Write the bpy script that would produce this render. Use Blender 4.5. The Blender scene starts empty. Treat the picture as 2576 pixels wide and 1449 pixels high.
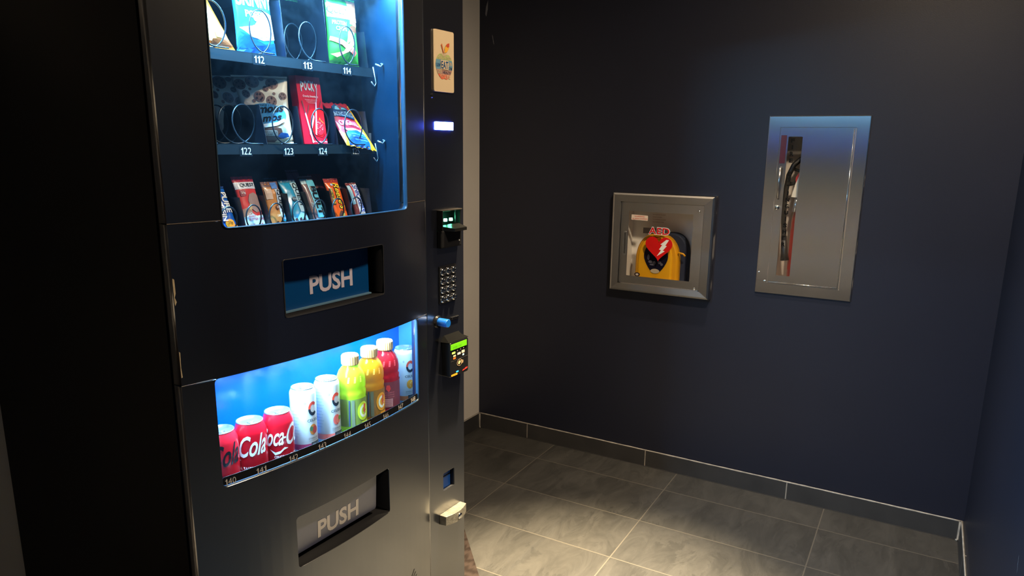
import bpy, bmesh, math, random
from mathutils import Vector, Matrix, noise
random.seed(4)
S = bpy.context.scene
PI = math.pi

# ------------------------------------------------------------------ camera
cam_d = bpy.data.cameras.new('camera')
cam = bpy.data.objects.new('camera', cam_d)
S.collection.objects.link(cam)
yaw, pitch, roll, FPX = -1.0510, -0.2193, 0.0118, 1819.5
cp, sp, cy_, sy_ = math.cos(pitch), math.sin(pitch), math.cos(yaw), math.sin(yaw)
fwd = Vector((-sy_ * cp, cy_ * cp, sp))
right = Vector((cy_, sy_, 0))
up = right.cross(fwd)
cr, sr = math.cos(roll), math.sin(roll)
rx = right * cr + up * sr
ux = up * cr - right * sr
M = Matrix((rx, ux, -fwd)).transposed().to_4x4()
M.translation = Vector((-2.9684, -1.8869, 1.4275))
cam.matrix_world = M
cam_d.sensor_width = 36
cam_d.lens = 36 * FPX / 2576
cam_d.shift_y = 42.1 / 2576
cam_d.clip_start = 0.02
S.camera = cam

# ------------------------------------------------------------------ world, exposure, lamps
w = bpy.data.worlds.new('world'); S.world = w; w.use_nodes = True
w.node_tree.nodes['Background'].inputs[0].default_value = (1.0, .86, .68, 1)
w.node_tree.nodes['Background'].inputs[1].default_value = 0.01
S.view_settings.view_transform = 'Standard'
S.view_settings.look = 'None'
S.view_settings.gamma = 1
S.view_settings.use_curve_mapping = False
S.view_settings.exposure = 0.0

WARM = (1.0, .80, .50)
MX, MY, MA = -2.1924, -.7626, -.0438          # vending machine's front left foot and its turn
Mm = Matrix.Translation((MX, MY, 0)) @ Matrix.Rotation(MA, 4, 'Z')


def light(name, kind, loc, energy, color, target=None, size=.05, spot=None, blend=1, sizey=None, rot=None):
    d = bpy.data.lights.new(name, kind)
    d.energy = energy; d.color = color
    if kind == 'AREA':
        d.size = size
        if sizey: d.shape = 'RECTANGLE'; d.size_y = sizey
    else:
        d.shadow_soft_size = size
    if spot: d.spot_size = spot; d.spot_blend = blend
    o = bpy.data.objects.new(name, d); S.collection.objects.link(o)
    o.location = loc
    if target is not None:
        o.rotation_euler = (Vector(target) - Vector(loc)).to_track_quat('-Z', 'Y').to_euler()
    if rot is not None: o.rotation_euler = rot
    return o


LED = (.24, .62, 1.0)
light('pool_downlight', 'SPOT', (-1.18, -1.14, 2.66), 3300, WARM, (-1.18, -1.14, 0), .04, math.radians(36), 1)
light('wall_downlight', 'SPOT', (-.60, -1.40, 2.66), 200, (1.0, .84, .64), (-.55, -1.40, 0), .05, math.radians(54), 1)
light('corridor_downlight', 'SPOT', (-1.50, -1.93, 2.66), 215, (1.0, .78, .54), (-1.15, -1.5, 0), .08, math.radians(146), .9)
light('added_wall_wash', 'SPOT', (-3.3, -.95, 2.66), 750, (1.0, .78, .50), (-4.6, -.95, .20), .05, math.radians(34), 1)  # added lamp, brightens the left wall that the steel cabinet mirrors
light('upper_led', 'AREA', Mm @ Vector((.34, .022, 1.765)), 46, LED, Mm @ Vector((.36, -.28, 1.2)), .5, sizey=.02)
light('lower_led', 'AREA', Mm @ Vector((.345, .035, .994)), 19, (.34, .68, 1.0), Mm @ Vector((.36, -.09, .75)), .56, sizey=.018)


# ------------------------------------------------------------------ materials
def mat(name, col, rough=.5, metal=0., spec=.5, vary=.06, vscale=30, bump=0., bscale=200, emit=None, estr=0., coat=0., coatr=None):
    m = bpy.data.materials.new(name); m.use_nodes = True
    nt = m.node_tree; b = nt.nodes['Principled BSDF']
    b.inputs['Roughness'].default_value = rough
    b.inputs['Metallic'].default_value = metal
    b.inputs['Specular IOR Level'].default_value = spec
    if coat: b.inputs['Coat Weight'].default_value = coat; b.inputs['Coat Roughness'].default_value = .08
    tc = nt.nodes.new('ShaderNodeTexCoord')
    n = nt.nodes.new('ShaderNodeTexNoise'); n.inputs['Scale'].default_value = vscale; n.inputs['Detail'].default_value = 4
    nt.links.new(tc.outputs['Object'], n.inputs['Vector'])
    mx = nt.nodes.new('ShaderNodeMix'); mx.data_type = 'RGBA'
    mx.inputs[6].default_value = (*[c * (1 - vary) for c in col], 1)
    mx.inputs[7].default_value = (*[min(1, c * (1 + vary)) for c in col], 1)
    nt.links.new(n.outputs[0], mx.inputs[0]); nt.links.new(mx.outputs[2], b.inputs['Base Color'])
    if bump:
        n2 = nt.nodes.new('ShaderNodeTexNoise'); n2.inputs['Scale'].default_value = bscale
        nt.links.new(tc.outputs['Object'], n2.inputs['Vector'])
        bp = nt.nodes.new('ShaderNodeBump'); bp.inputs['Strength'].default_value = bump; bp.inputs['Distance'].default_value = .002
        nt.links.new(n2.outputs[0], bp.inputs['Height']); nt.links.new(bp.outputs[0], b.inputs['Normal'])
    if emit:
        b.inputs['Emission Color'].default_value = (*emit, 1); b.inputs['Emission Strength'].default_value = estr
    if coatr is not None: b.inputs['Coat Roughness'].default_value = coatr; b.inputs['Coat IOR'].default_value = 2.3
    return m


def glass(name, tint=(1, 1, 1), refl=.9, haze=0., hazecol=(.5, .6, .7), rough=.02):
    m = bpy.data.materials.new(name); m.use_nodes = True
    nt = m.node_tree; nt.nodes.remove(nt.nodes['Principled BSDF'])
    out = nt.nodes['Material Output']
    tr = nt.nodes.new('ShaderNodeBsdfTransparent'); tr.inputs[0].default_value = (*tint, 1)
    gl = nt.nodes.new('ShaderNodeBsdfGlossy'); gl.inputs['Roughness'].default_value = rough
    fr = nt.nodes.new('ShaderNodeFresnel'); fr.inputs[0].default_value = 1.45
    mu = nt.nodes.new('ShaderNodeMath'); mu.operation = 'MULTIPLY'; mu.inputs[1].default_value = refl
    geo = nt.nodes.new('ShaderNodeNewGeometry'); m0 = nt.nodes.new('ShaderNodeMath'); m0.operation = 'MULTIPLY_ADD'
    nt.links.new(geo.outputs['Backfacing'], m0.inputs[0]); m0.inputs[1].default_value = -1; m0.inputs[2].default_value = 1
    m3 = nt.nodes.new('ShaderNodeMath'); m3.operation = 'MULTIPLY'; nt.links.new(fr.outputs[0], m3.inputs[0]); nt.links.new(m0.outputs[0], m3.inputs[1])
    nt.links.new(m3.outputs[0], mu.inputs[0])
    mx = nt.nodes.new('ShaderNodeMixShader')
    nt.links.new(mu.outputs[0], mx.inputs[0]); nt.links.new(tr.outputs[0], mx.inputs[1]); nt.links.new(gl.outputs[0], mx.inputs[2])
    last = mx
    if haze:   # fingerprints and dust on the pane
        df = nt.nodes.new('ShaderNodeBsdfDiffuse'); df.inputs[0].default_value = (*hazecol, 1)
        tl = nt.nodes.new('ShaderNodeBsdfTranslucent'); tl.inputs[0].default_value = (*hazecol, 1)
        ad = nt.nodes.new('ShaderNodeMixShader'); nt.links.new(df.outputs[0], ad.inputs[1]); nt.links.new(tl.outputs[0], ad.inputs[2])
        tc = nt.nodes.new('ShaderNodeTexCoord'); n = nt.nodes.new('ShaderNodeTexNoise')
        n.inputs['Scale'].default_value = 9; n.inputs['Detail'].default_value = 8; n.inputs['Roughness'].default_value = .65
        nt.links.new(tc.outputs['Object'], n.inputs['Vector'])
        rp = nt.nodes.new('ShaderNodeMapRange'); rp.inputs[1].default_value = .45; rp.inputs[2].default_value = .75
        rp.inputs[3].default_value = haze * .25; rp.inputs[4].default_value = haze
        nt.links.new(n.outputs[0], rp.inputs[0])
        m2 = nt.nodes.new('ShaderNodeMixShader'); nt.links.new(rp.outputs[0], m2.inputs[0])
        nt.links.new(mx.outputs[0], m2.inputs[1]); nt.links.new(ad.outputs[0], m2.inputs[2]); last = m2
    nt.links.new(last.outputs[0], out.inputs[0])
    return m


def brushed(name, col=(.62, .60, .57), rough=.22, aniso=.9, rot=0.):
    m = mat(name, col, rough, 1., vary=.04, vscale=6)
    nt = m.node_tree; b = nt.nodes['Principled BSDF']
    b.inputs['Anisotropic'].default_value = aniso
    b.inputs['Anisotropic Rotation'].default_value = rot
    tg = nt.nodes.new('ShaderNodeCombineXYZ'); tg.inputs[1].default_value = 1      # grain blurs sideways along the wall
    nt.links.new(tg.outputs[0], b.inputs['Tangent'])
    tc = nt.nodes.new('ShaderNodeTexCoord')
    n = nt.nodes.new('ShaderNodeTexNoise'); n.inputs['Scale'].default_value = 4.5; n.inputs['Detail'].default_value = 1
    nt.links.new(tc.outputs['Object'], n.inputs['Vector'])
    bp = nt.nodes.new('ShaderNodeBump'); bp.inputs['Strength'].default_value = .12; bp.inputs['Distance'].default_value = .006
    nt.links.new(n.outputs[0], bp.inputs['Height']); nt.links.new(bp.outputs[0], b.inputs['Normal'])
    return m


def translucent(name, col, mixf=.45, rough=.15):
    m = mat(name, col, rough, vary=.03, coat=.4)
    nt = m.node_tree; b = nt.nodes['Principled BSDF']; out = nt.nodes['Material Output']
    t = nt.nodes.new('ShaderNodeBsdfTranslucent'); t.inputs[0].default_value = (*col, 1)
    tp = nt.nodes.new('ShaderNodeBsdfTransparent'); tp.inputs[0].default_value = (*[min(1, c * .9 + .1) for c in col], 1)
    m1 = nt.nodes.new('ShaderNodeMixShader'); m1.inputs[0].default_value = .35
    nt.links.new(t.outputs[0], m1.inputs[1]); nt.links.new(tp.outputs[0], m1.inputs[2])
    mx = nt.nodes.new('ShaderNodeMixShader'); mx.inputs[0].default_value = mixf
    nt.links.new(b.outputs[0], mx.inputs[1]); nt.links.new(m1.outputs[0], mx.inputs[2])
    nt.links.new(mx.outputs[0], out.inputs[0])
    return m


K = {}
def flat(r, g, b, rough=.4, coat=0.):
    """print or plain coloured material from sRGB 0-255"""
    k = (r, g, b, rough, coat)
    if k not in K:
        lin = lambda c: ((c / 255 + .055) / 1.055) ** 2.4 if c > 10 else c / 255 / 12.92
        K[k] = mat('print_%d_%d_%d' % (r, g, b), (lin(r), lin(g), lin(b)), rough, vary=.05, coat=coat)
    return K[k]


BLACK = mat('black_satin_paint', (.0030, .0036, .0065), .30, spec=.9, coat=1., coatr=.19, vary=.1, bump=.02, bscale=600)
BLACKSIDE = mat('black_cabinet_paint', (.0012, .0014, .0028), .5, vary=.1, spec=.15)
BLACKPL = mat('black_plastic', (.006, .006, .007), .3)
NAVYIN = mat('dark_blue_interior', (.004, .013, .030), .45, vary=.35, vscale=5)
TRAY = mat('tray_paint', (.0045, .013, .019), .4, vary=.1, bump=.05)
DIVID = mat('divider_plastic', (.0015, .004, .009), .4, vary=.5, vscale=14)
LINER = mat('liner_plastic', (.0002, .009, .022), .6, spec=.05, vary=.5, vscale=7)
BLUEBACK = mat('blue_back_panel', (.0008, .085, .46), .16, .0, spec=.5, vary=.12, vscale=3)
COIL = mat('coil_wire', (.035, .05, .065), .25, .6)
CHROME = mat('chrome', (.75, .74, .72), .12, 1.)
ALU = mat('aluminium', (.75, .77, .79), .25, .85)
GASK = mat('clear_gasket', (.015, .04, .07), .4)
PANE = glass('window_glass', (.97, .99, 1), .8, .022, (.25, .40, .55))
PANE2 = glass('cooler_glass', (.97, .99, 1), .7, .008, (.25, .40, .55))
AEDGL = glass('clear_acrylic', (.99, .99, .98), .5, .0, (.6, .55, .5), .05)
STEEL = brushed('brushed_steel', (.62, .61, .60), .33, 1.0)
STEELV = brushed('brushed_steel_frame', (.58, .56, .54), .30, .8)
FLAP = mat('blue_flap', (.0005, .040, .15), .30, vary=.05, coat=.3)
FLAPG = mat('slate_blue_flap', (.06, .066, .125), .4, vary=.05, spec=1.0, coat=1., coatr=.35)
LETG = mat('pale_flap_lettering', (.62, .56, .50), .4, vary=.05, spec=1.0, coat=1., coatr=.35)
LETTER = flat(206, 190, 176)
WHITEP = flat(232, 238, 240)
INKBLK = flat(14, 16, 20)


# ------------------------------------------------------------------ mesh helpers
def link(name, me, m, parent=None):
    o = bpy.data.objects.new(name, me); S.collection.objects.link(o)
    if m is not None: me.materials.append(m)
    if parent is not None: o.parent = parent
    return o


def obj(name, bm, m, parent=None, org=(0, 0, 0), smooth=False, xf=None):
    """xf maps local builder coordinates, org is the thing's own origin in those coordinates"""
    if xf is not None: bm.transform(xf)
    bmesh.ops.translate(bm, verts=bm.verts, vec=-Vector(org))
    bmesh.ops.recalc_face_normals(bm, faces=bm.faces)
    me = bpy.data.meshes.new(name); bm.to_mesh(me); bm.free()
    if smooth:
        for p in me.polygons: p.use_smooth = True
    return link(name, me, m, parent)


def thing(name, label, cat, loc, rotz=0, group=None):
    o = bpy.data.objects.new(name, None); S.collection.objects.link(o)
    o.empty_display_size = .05
    o.location = loc; o.rotation_euler = (0, 0, rotz); o['label'] = label; o['category'] = cat
    if group: o['group'] = group
    return o


def struct(o):
    o['kind'] = 'structure'; return o


def box(bm, x0, x1, y0, y1, z0, z1, bev=0.):
    r = bmesh.ops.create_cube(bm, size=1)
    for v in r['verts']:
        v.co = Vector(((x0 + x1) / 2 + v.co.x * (x1 - x0), (y0 + y1) / 2 + v.co.y * (y1 - y0), (z0 + z1) / 2 + v.co.z * (z1 - z0)))
    if bev:
        es = set(e for v in r['verts'] for e in v.link_edges)
        bmesh.ops.bevel(bm, geom=list(es), offset=bev, segments=2, affect='EDGES', profile=.5)
    return bm


def B(*a, bev=0.):
    bm = bmesh.new(); return box(bm, *a, bev=bev)


def tube(bm, pts, r, seg=8, cap=True):
    pts = [Vector(p) for p in pts]; rings = []; prev = None
    for i, p in enumerate(pts):
        t = (pts[min(i + 1, len(pts) - 1)] - pts[max(i - 1, 0)]).normalized()
        if prev is None:
            n = t.orthogonal().normalized()
        else:
            n = (prev - t * prev.dot(t)).normalized()
        prev = n; bn = t.cross(n)
        rad = r[i] if isinstance(r, (list, tuple)) else r
        rings.append([bm.verts.new(p + (n * math.cos(a) + bn * math.sin(a)) * rad) for a in [2 * PI * k / seg for k in range(seg)]])
    for a, b in zip(rings, rings[1:]):
        for k in range(seg): bm.faces.new((a[k], a[(k + 1) % seg], b[(k + 1) % seg], b[k]))
    if cap: bm.faces.new(rings[0][::-1]); bm.faces.new(rings[-1])
    return bm


def lathe(prof, cx=0, cy=0, cz=0, seg=40, squash=1.):
    bm = bmesh.new(); rings = []
    for r, z in prof:
        if r < 1e-6: rings.append([bm.verts.new((cx, cy, cz + z))])
        else: rings.append([bm.verts.new((cx + r * math.cos(2 * PI * k / seg), cy + r * squash * math.sin(2 * PI * k / seg), cz + z)) for k in range(seg)])
    for a, b in zip(rings, rings[1:]):
        for k in range(seg):
            k2 = (k + 1) % seg
            if len(a) == 1 and len(b) == 1: continue
            if len(a) == 1: bm.faces.new((a[0], b[k2], b[k]))
            elif len(b) == 1: bm.faces.new((a[k], a[k2], b[0]))
            else: bm.faces.new((a[k], a[k2], b[k2], b[k]))
    return bm


def rr(x0, x1, y0, y1, r, n=5):
    pts = []
    for cx, cy, a0 in ((x1 - r, y1 - r, 0), (x0 + r, y1 - r, 90), (x0 + r, y0 + r, 180), (x1 - r, y0 + r, 270)):
        for i in range(n + 1):
            a = math.radians(a0 + 90 * i / n); pts.append((cx + r * math.cos(a), cy + r * math.sin(a)))
    return pts


def plate2d(outlines, thick=0.):
    """filled outline with holes in the xy plane; thickness goes to -z and +z"""
    cu = bpy.data.curves.new('c', 'CURVE'); cu.dimensions = '2D'; cu.fill_mode = 'BOTH'; cu.extrude = thick / 2
    for pts in outlines:
        s = cu.splines.new('POLY'); s.points.add(len(pts) - 1)
        for q, p in zip(s.points, pts): q.co = (p[0], p[1], 0, 1)
        s.use_cyclic_u = True
    o = bpy.data.objects.new('c', cu)
    me = bpy.data.meshes.new_from_object(o)
    bm = bmesh.new(); bm.from_mesh(me)
    bpy.data.objects.remove(o); bpy.data.curves.remove(cu); bpy.data.meshes.remove(me)
    bmesh.ops.remove_doubles(bm, verts=bm.verts, dist=1e-6)
    return bm


def slices(bm, axis, vals):
    no = [0, 0, 0]; no[axis] = 1
    for v in vals:
        co = [0, 0, 0]; co[axis] = v
        bmesh.ops.bisect_plane(bm, geom=bm.verts[:] + bm.edges[:] + bm.faces[:], dist=1e-6, plane_co=co, plane_no=no)


def T(s, bold=0., shear=0., spacing=1.):
    cu = bpy.data.curves.new('t', 'FONT'); cu.body = s; cu.offset = bold; cu.shear = shear; cu.space_character = spacing
    cu.resolution_u = 3; cu.align_x = 'LEFT'
    o = bpy.data.objects.new('t', cu)
    me = bpy.data.meshes.new_from_object(o)
    bm = bmesh.new(); bm.from_mesh(me)
    bpy.data.objects.remove(o); bpy.data.curves.remove(cu); bpy.data.meshes.remove(me)
    return bm


def poly(pts):
    return plate2d([pts])


def disc(cx, cy, rx_, ry_, n=20):
    return [(cx + rx_ * math.cos(2 * PI * i / n), cy + ry_ * math.sin(2 * PI * i / n)) for i in range(n)]


def fit(bm, x0, x1, y0, y1, down=False, slope=0.):
    """scale a flat mesh to the box; down = reads from top to bottom; slope raises y along x"""
    xs = [v.co.x for v in bm.verts]; ys = [v.co.y for v in bm.verts]
    a0, a1, b0, b1 = min(xs), max(xs), min(ys), max(ys)
    for v in bm.verts:
        s = (v.co.x - a0) / (a1 - a0); t = (v.co.y - b0) / (b1 - b0)
        if down: v.co = (x0 + (x1 - x0) * t, y1 - (y1 - y0) * s, 0)
        else: v.co = (x0 + (x1 - x0) * s, y0 + (y1 - y0) * t + slope * s, 0)
    return bm


def decal(name, bm, fn, m, parent, org=(0, 0, 0), step=None, layer=1, xf=None):
    """wrap a flat mesh (x, y) onto a surface: fn(x, y, offset) gives the point"""
    bmesh.ops.triangulate(bm, faces=bm.faces)
    if step:
        for ax in (0, 1):
            vs = [v.co[ax] for v in bm.verts]; a, b = min(vs), max(vs)
            st = step[ax]
            if st: slices(bm, ax, [k * st for k in range(int(a // st) + 1, int(b // st) + 1)])
    for v in bm.verts: v.co = fn(v.co.x, v.co.y, .0006 * layer)
    return obj(name, bm, m, parent, org, xf=xf)


# ------------------------------------------------------------------ room
def wall_material(name, col, rough=.55, spec=.35):
    return mat(name, col, rough, vary=.1, vscale=3, bump=.08, bscale=260, spec=spec)


NAVY = wall_material('dark_navy_wall_paint', (.0125, .0146, .0275), .45, .35)
BEIGE = wall_material('beige_wall_paint', (.68, .64, .59), .7)
LW = 2.1348

fm = bpy.data.materials.new('slate_tile_floor'); fm.use_nodes = True
nt = fm.node_tree; N = nt.nodes; Lk = nt.links; b = N['Principled BSDF']
tc = N.new('ShaderNodeTexCoord'); sx = N.new('ShaderNodeSeparateXYZ'); Lk.new(tc.outputs['Object'], sx.inputs[0])


def mnode(op, a, b_=None, c=None):
    n = N.new('ShaderNodeMath'); n.operation = op
    for i, v in enumerate((a, b_, c)):
        if v is None: continue
        if isinstance(v, (int, float)): n.inputs[i].default_value = v
        else: Lk.new(v, n.inputs[i])
    return n.outputs[0]


def grid(src, off, pitch, width):
    q = mnode('DIVIDE', mnode('ADD', src, off), pitch)
    fr = mnode('FRACT', mnode('ADD', q, 100.5))
    d = mnode('MULTIPLY', mnode('ABSOLUTE', mnode('SUBTRACT', fr, .5)), pitch)
    return mnode('LESS_THAN', d, width / 2), mnode('FLOOR', mnode('ADD', q, 100.))


gx, ix = grid(sx.outputs[0], .1907, .2974, .0042)
gy, iy = grid(sx.outputs[1], .4402, .6096, .0042)
gr = mnode('MAXIMUM', gx, gy)
cid = N.new('ShaderNodeCombineXYZ'); Lk.new(ix, cid.inputs[0]); Lk.new(iy, cid.inputs[1])
wn = N.new('ShaderNodeTexWhiteNoise'); Lk.new(cid.outputs[0], wn.inputs['Vector'])
# each tile shows its own patch of slate
ad = N.new('ShaderNodeVectorMath'); ad.operation = 'MULTIPLY_ADD'
Lk.new(wn.outputs['Color'], ad.inputs[0]); ad.inputs[1].default_value = (7, 7, 7); Lk.new(tc.outputs['Object'], ad.inputs[2])
mp = N.new('ShaderNodeMapping'); mp.inputs['Rotation'].default_value = (0, 0, .5); mp.inputs['Scale'].default_value = (1.0, 2.6, 1)
Lk.new(ad.outputs[0], mp.inputs['Vector'])
n1 = N.new('ShaderNodeTexNoise'); n1.inputs['Scale'].default_value = 4.5; n1.inputs['Detail'].default_value = 12; n1.inputs['Roughness'].default_value = .72; n1.inputs['Distortion'].default_value = .9
Lk.new(mp.outputs[0], n1.inputs['Vector'])
vo = N.new('ShaderNodeTexVoronoi'); vo.inputs['Scale'].default_value = 5.0; vo.inputs['Randomness'].default_value = 1
mp2 = N.new('ShaderNodeMapping'); mp2.inputs['Rotation'].default_value = (0, 0, .9); mp2.inputs['Scale'].default_value = (1.0, 3.0, 1)
dn = N.new('ShaderNodeVectorMath'); dn.operation = 'MULTIPLY_ADD'; dn.inputs[1].default_value = (.35, .35, 0)
Lk.new(n1.outputs['Color'], dn.inputs[0]); Lk.new(ad.outputs[0], dn.inputs[2]); Lk.new(dn.outputs[0], mp2.inputs['Vector']); Lk.new(mp2.outputs[0], vo.inputs['Vector'])
sv = N.new('ShaderNodeSeparateColor'); Lk.new(vo.outputs['Color'], sv.inputs[0])
f1 = mnode('ADD', mnode('MULTIPLY', n1.outputs[0], .95), mnode('MULTIPLY', sv.outputs[0], .17))
f2 = mnode('ADD', f1, mnode('MULTIPLY', wn.outputs[0], .10))
cr_ = N.new('ShaderNodeValToRGB'); e = cr_.color_ramp.elements
e[0].position = .32; e[0].color = (.022, .0215, .020, 1); e[1].position = .85; e[1].color = (.060, .057, .052, 1)
Lk.new(f2, cr_.inputs[0])
mx = N.new('ShaderNodeMix'); mx.data_type = 'RGBA'; Lk.new(gr, mx.inputs[0]); Lk.new(cr_.outputs[0], mx.inputs[6]); mx.inputs[7].default_value = (.095, .085, .070, 1)
Lk.new(mx.outputs[2], b.inputs['Base Color'])
b.inputs['Roughness'].default_value = .48; b.inputs['Specular IOR Level'].default_value = .4
bp = N.new('ShaderNodeBump'); bp.inputs['Strength'].default_value = .35; bp.inputs['Distance'].default_value = .004
Lk.new(mnode('SUBTRACT', f2, mnode('MULTIPLY', gr, .5)), bp.inputs['Height']); Lk.new(bp.outputs[0], b.inputs['Normal'])

# the slate floor ends in a slanted cut beside the machine, wooden boards behind it
c1_, c2_ = (-.9226, -.5311), (-1.2420, -.8266)
ks = (c2_[1] - c1_[1]) / (c2_[0] - c1_[0])
fp = [(0.0, 0.0), (0, -LW), (-1.45, -LW), (-1.45, -4.6), (-4.6, -4.6), (-4.6, -.86), (-1.2785, -.86), (-.86, -.473), (-.86, 0.0)]
bm = plate2d([fp], .02); bmesh.ops.translate(bm, verts=bm.verts, vec=(0, 0, -.01))
struct(obj('floor', bm, fm))
wood = mat('reddish_wood_planks', (.15, .075, .042), .45, vary=.5, vscale=22)
nt2 = wood.node_tree
wv = nt2.nodes.new('ShaderNodeTexWave'); wv.inputs['Scale'].default_value = 3; wv.inputs['Distortion'].default_value = 6; wv.inputs['Detail'].default_value = 4
wr = nt2.nodes.new('ShaderNodeValToRGB'); wr.color_ramp.elements[0].color = (.012, .007, .005, 1); wr.color_ramp.elements[1].color = (.030, .020, .016, 1)
t2 = nt2.nodes.new('ShaderNodeTexCoord'); mp3 = nt2.nodes.new('ShaderNodeMapping'); mp3.inputs['Scale'].default_value = (2, 14, 1)
nt2.links.new(t2.outputs['Object'], mp3.inputs[0]); nt2.links.new(mp3.outputs[0], wv.inputs[0]); nt2.links.new(wv.outputs[0], wr.inputs[0])
nt2.links.new(wr.outputs[0], nt2.nodes['Principled BSDF'].inputs['Base Color'])
bm = plate2d([[(-.86, -.4735), (-1.2785, -.8605), (-4.6, -.8605), (-4.6, 0), (-.86, 0)]], .018); bmesh.ops.translate(bm, verts=bm.verts, vec=(0, 0, -.0095))
struct(obj('floor_wood', bm, wood))

struct(obj('ceiling', B(-4.6, .2, -4.6, .15, 2.70, 2.85), wall_material('ceiling_paint', (.5, .48, .44))))
struct(obj('wall_back', B(-4.6, 0.2, 0, .15, -.02, 2.70), BEIGE))
# wall with two openings for the recessed cabinets
A_OP = (.745, 1.095, .838, 1.192)
E_OP = (1.358, 1.625, .897, 1.500)


def wall_grid(ylo, yhi, zlo, zhi, holes):
    """one wall slab with rectangular openings (y measured along the wall)"""
    o = [[(-yhi, zlo), (-ylo, zlo), (-ylo, zhi), (-yhi, zhi)]]
    for a0, a1, z0, z1 in holes: o.append([(-a1, z0), (-a0, z0), (-a0, z1), (-a1, z1)])
    bm = plate2d(o, .15)
    for v in bm.verts: v.co = Vector((.075 + v.co.z, v.co.x, v.co.y))
    return bm


struct(obj('wall_right', wall_grid(0, LW, -.02, 2.70, [A_OP, E_OP]), NAVY))
struct(obj('wall_front', B(-1.45, .15, -LW - .15, -LW, -.02, 2.70), NAVY))
struct(obj('wall_left', B(-4.75, -4.6, -4.6, .15, -.02, 2.70), BEIGE))
struct(obj('wall_corridor', B(-4.6, -1.45, -4.75, -4.6, -.02, 2.70), NAVY))
struct(obj('wall_corridor_side', B(-1.45, -1.30, -4.6, -LW - .15, -.02, 2.70), NAVY))

# tiled skirting with grout joints and a caulk bead on top
def skirt_mat(name, axis, off, pitch):
    m = bpy.data.materials.new(name); m.use_nodes = True
    nt = m.node_tree; b = nt.nodes['Principled BSDF']; b.inputs['Roughness'].default_value = .4
    tc = nt.nodes.new('ShaderNodeTexCoord'); s = nt.nodes.new('ShaderNodeSeparateXYZ'); nt.links.new(tc.outputs['Object'], s.inputs[0])
    prev = s.outputs[axis]
    for op, val in (('ADD', off), ('DIVIDE', pitch), ('ADD', 100.5), ('FRACT', None), ('SUBTRACT', .5), ('ABSOLUTE', None), ('MULTIPLY', pitch), ('LESS_THAN', .0022)):
        n = nt.nodes.new('ShaderNodeMath'); n.operation = op; nt.links.new(prev, n.inputs[0])
        if val is not None: n.inputs[1].default_value = val
        prev = n.outputs[0]
    nz = nt.nodes.new('ShaderNodeTexNoise'); nz.inputs['Scale'].default_value = 9; nz.inputs['Detail'].default_value = 6
    nt.links.new(tc.outputs['Object'], nz.inputs['Vector'])
    r = nt.nodes.new('ShaderNodeValToRGB'); r.color_ramp.elements[0].color = (.022, .022, .024, 1); r.color_ramp.elements[1].color = (.055, .053, .052, 1)
    nt.links.new(nz.outputs[0], r.inputs[0])
    mx = nt.nodes.new('ShaderNodeMix'); mx.data_type = 'RGBA'; nt.links.new(prev, mx.inputs[0]); nt.links.new(r.outputs[0], mx.inputs[6]); mx.inputs[7].default_value = (.32, .29, .25, 1)
    nt.links.new(mx.outputs[2], b.inputs['Base Color'])
    return m


GROUT = mat('pale_grout', (.30, .275, .24), .7, vary=.6, vscale=40)
DGROUT = mat('dark_joint', (.015, .014, .013), .8)
hb = .0765
struct(obj('baseboard_right', B(-.010, 0, -LW + .01, -.01, 0, hb), skirt_mat('skirting_tile_right', 1, .2886, .6108)))
struct(obj('baseboard_front', B(-1.45, -.0, -LW, -LW + .010, 0, hb), skirt_mat('skirting_tile_front', 0, .27, .6108)))
struct(obj('baseboard_back', B(-4.6, -.0, -.010, 0, 0, hb), skirt_mat('skirting_tile_back', 0, .35, .6108)))


def bead(pts, r=.0035, jit=.0007):
    out = []
    for a, b_ in zip(pts, pts[1:]):
        a, b_ = Vector(a), Vector(b_); n = max(2, int((b_ - a).length / .03))
        for i in range(n):
            p = a.lerp(b_, i / n); out.append(p + Vector((0, 0, jit * noise.noise(p * 40))))
    out.append(Vector(pts[-1]))
    bm = bmesh.new(); return tube(bm, out, [r * (1 + .35 * noise.noise(p * 25)) for p in out], 8)


struct(obj('trim_1', bead([(-.007, -.012, hb), (-.007, -LW + .010, hb)]), GROUT, smooth=True))
struct(obj('trim_2', bead([(-.004, -LW + .007, hb), (-1.45, -LW + .007, hb)], .003), GROUT, smooth=True))
struct(obj('trim_3', bead([(-.004, -.007, hb), (-1.1, -.007, hb)], .003), GROUT, smooth=True))
struct(obj('trim_4', bead([(-.011, -.011, hb - .002), (-.011, -.011, .006), (-.018, -.018, .002)], .004), GROUT, smooth=True))
struct(obj('trim_5', bead([(-.011, -LW + .011, hb - .002), (-.011, -LW + .011, .006), (-.018, -LW + .018, .002)], .004), GROUT, smooth=True))
struct(obj('trim_6', bead([(-.010, -.012, 0.0), (-.010, -LW + .012, 0.0)], .0022), DGROUT, smooth=True))
struct(obj('trim_7', bead([(-.012, -LW + .010, 0.0), (-1.45, -LW + .010, 0.0)], .0022), DGROUT, smooth=True))

# scuffs in the wall paint
SCUFF = mat('bare_plaster_scuff', (.16, .16, .18), .8, vary=.5, vscale=120)


def scuff(x_or_y, pts, parent_name, th=.0004):
    bm = poly(pts)
    if x_or_y == 'x':
        for v in bm.verts: v.co = Vector((-th, v.co.x, v.co.y))
    else:
        for v in bm.verts: v.co = Vector((v.co.x, -LW + th, v.co.y))
    return obj('paint_scuff', bm, SCUFF, bpy.data.objects[parent_name])


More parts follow.
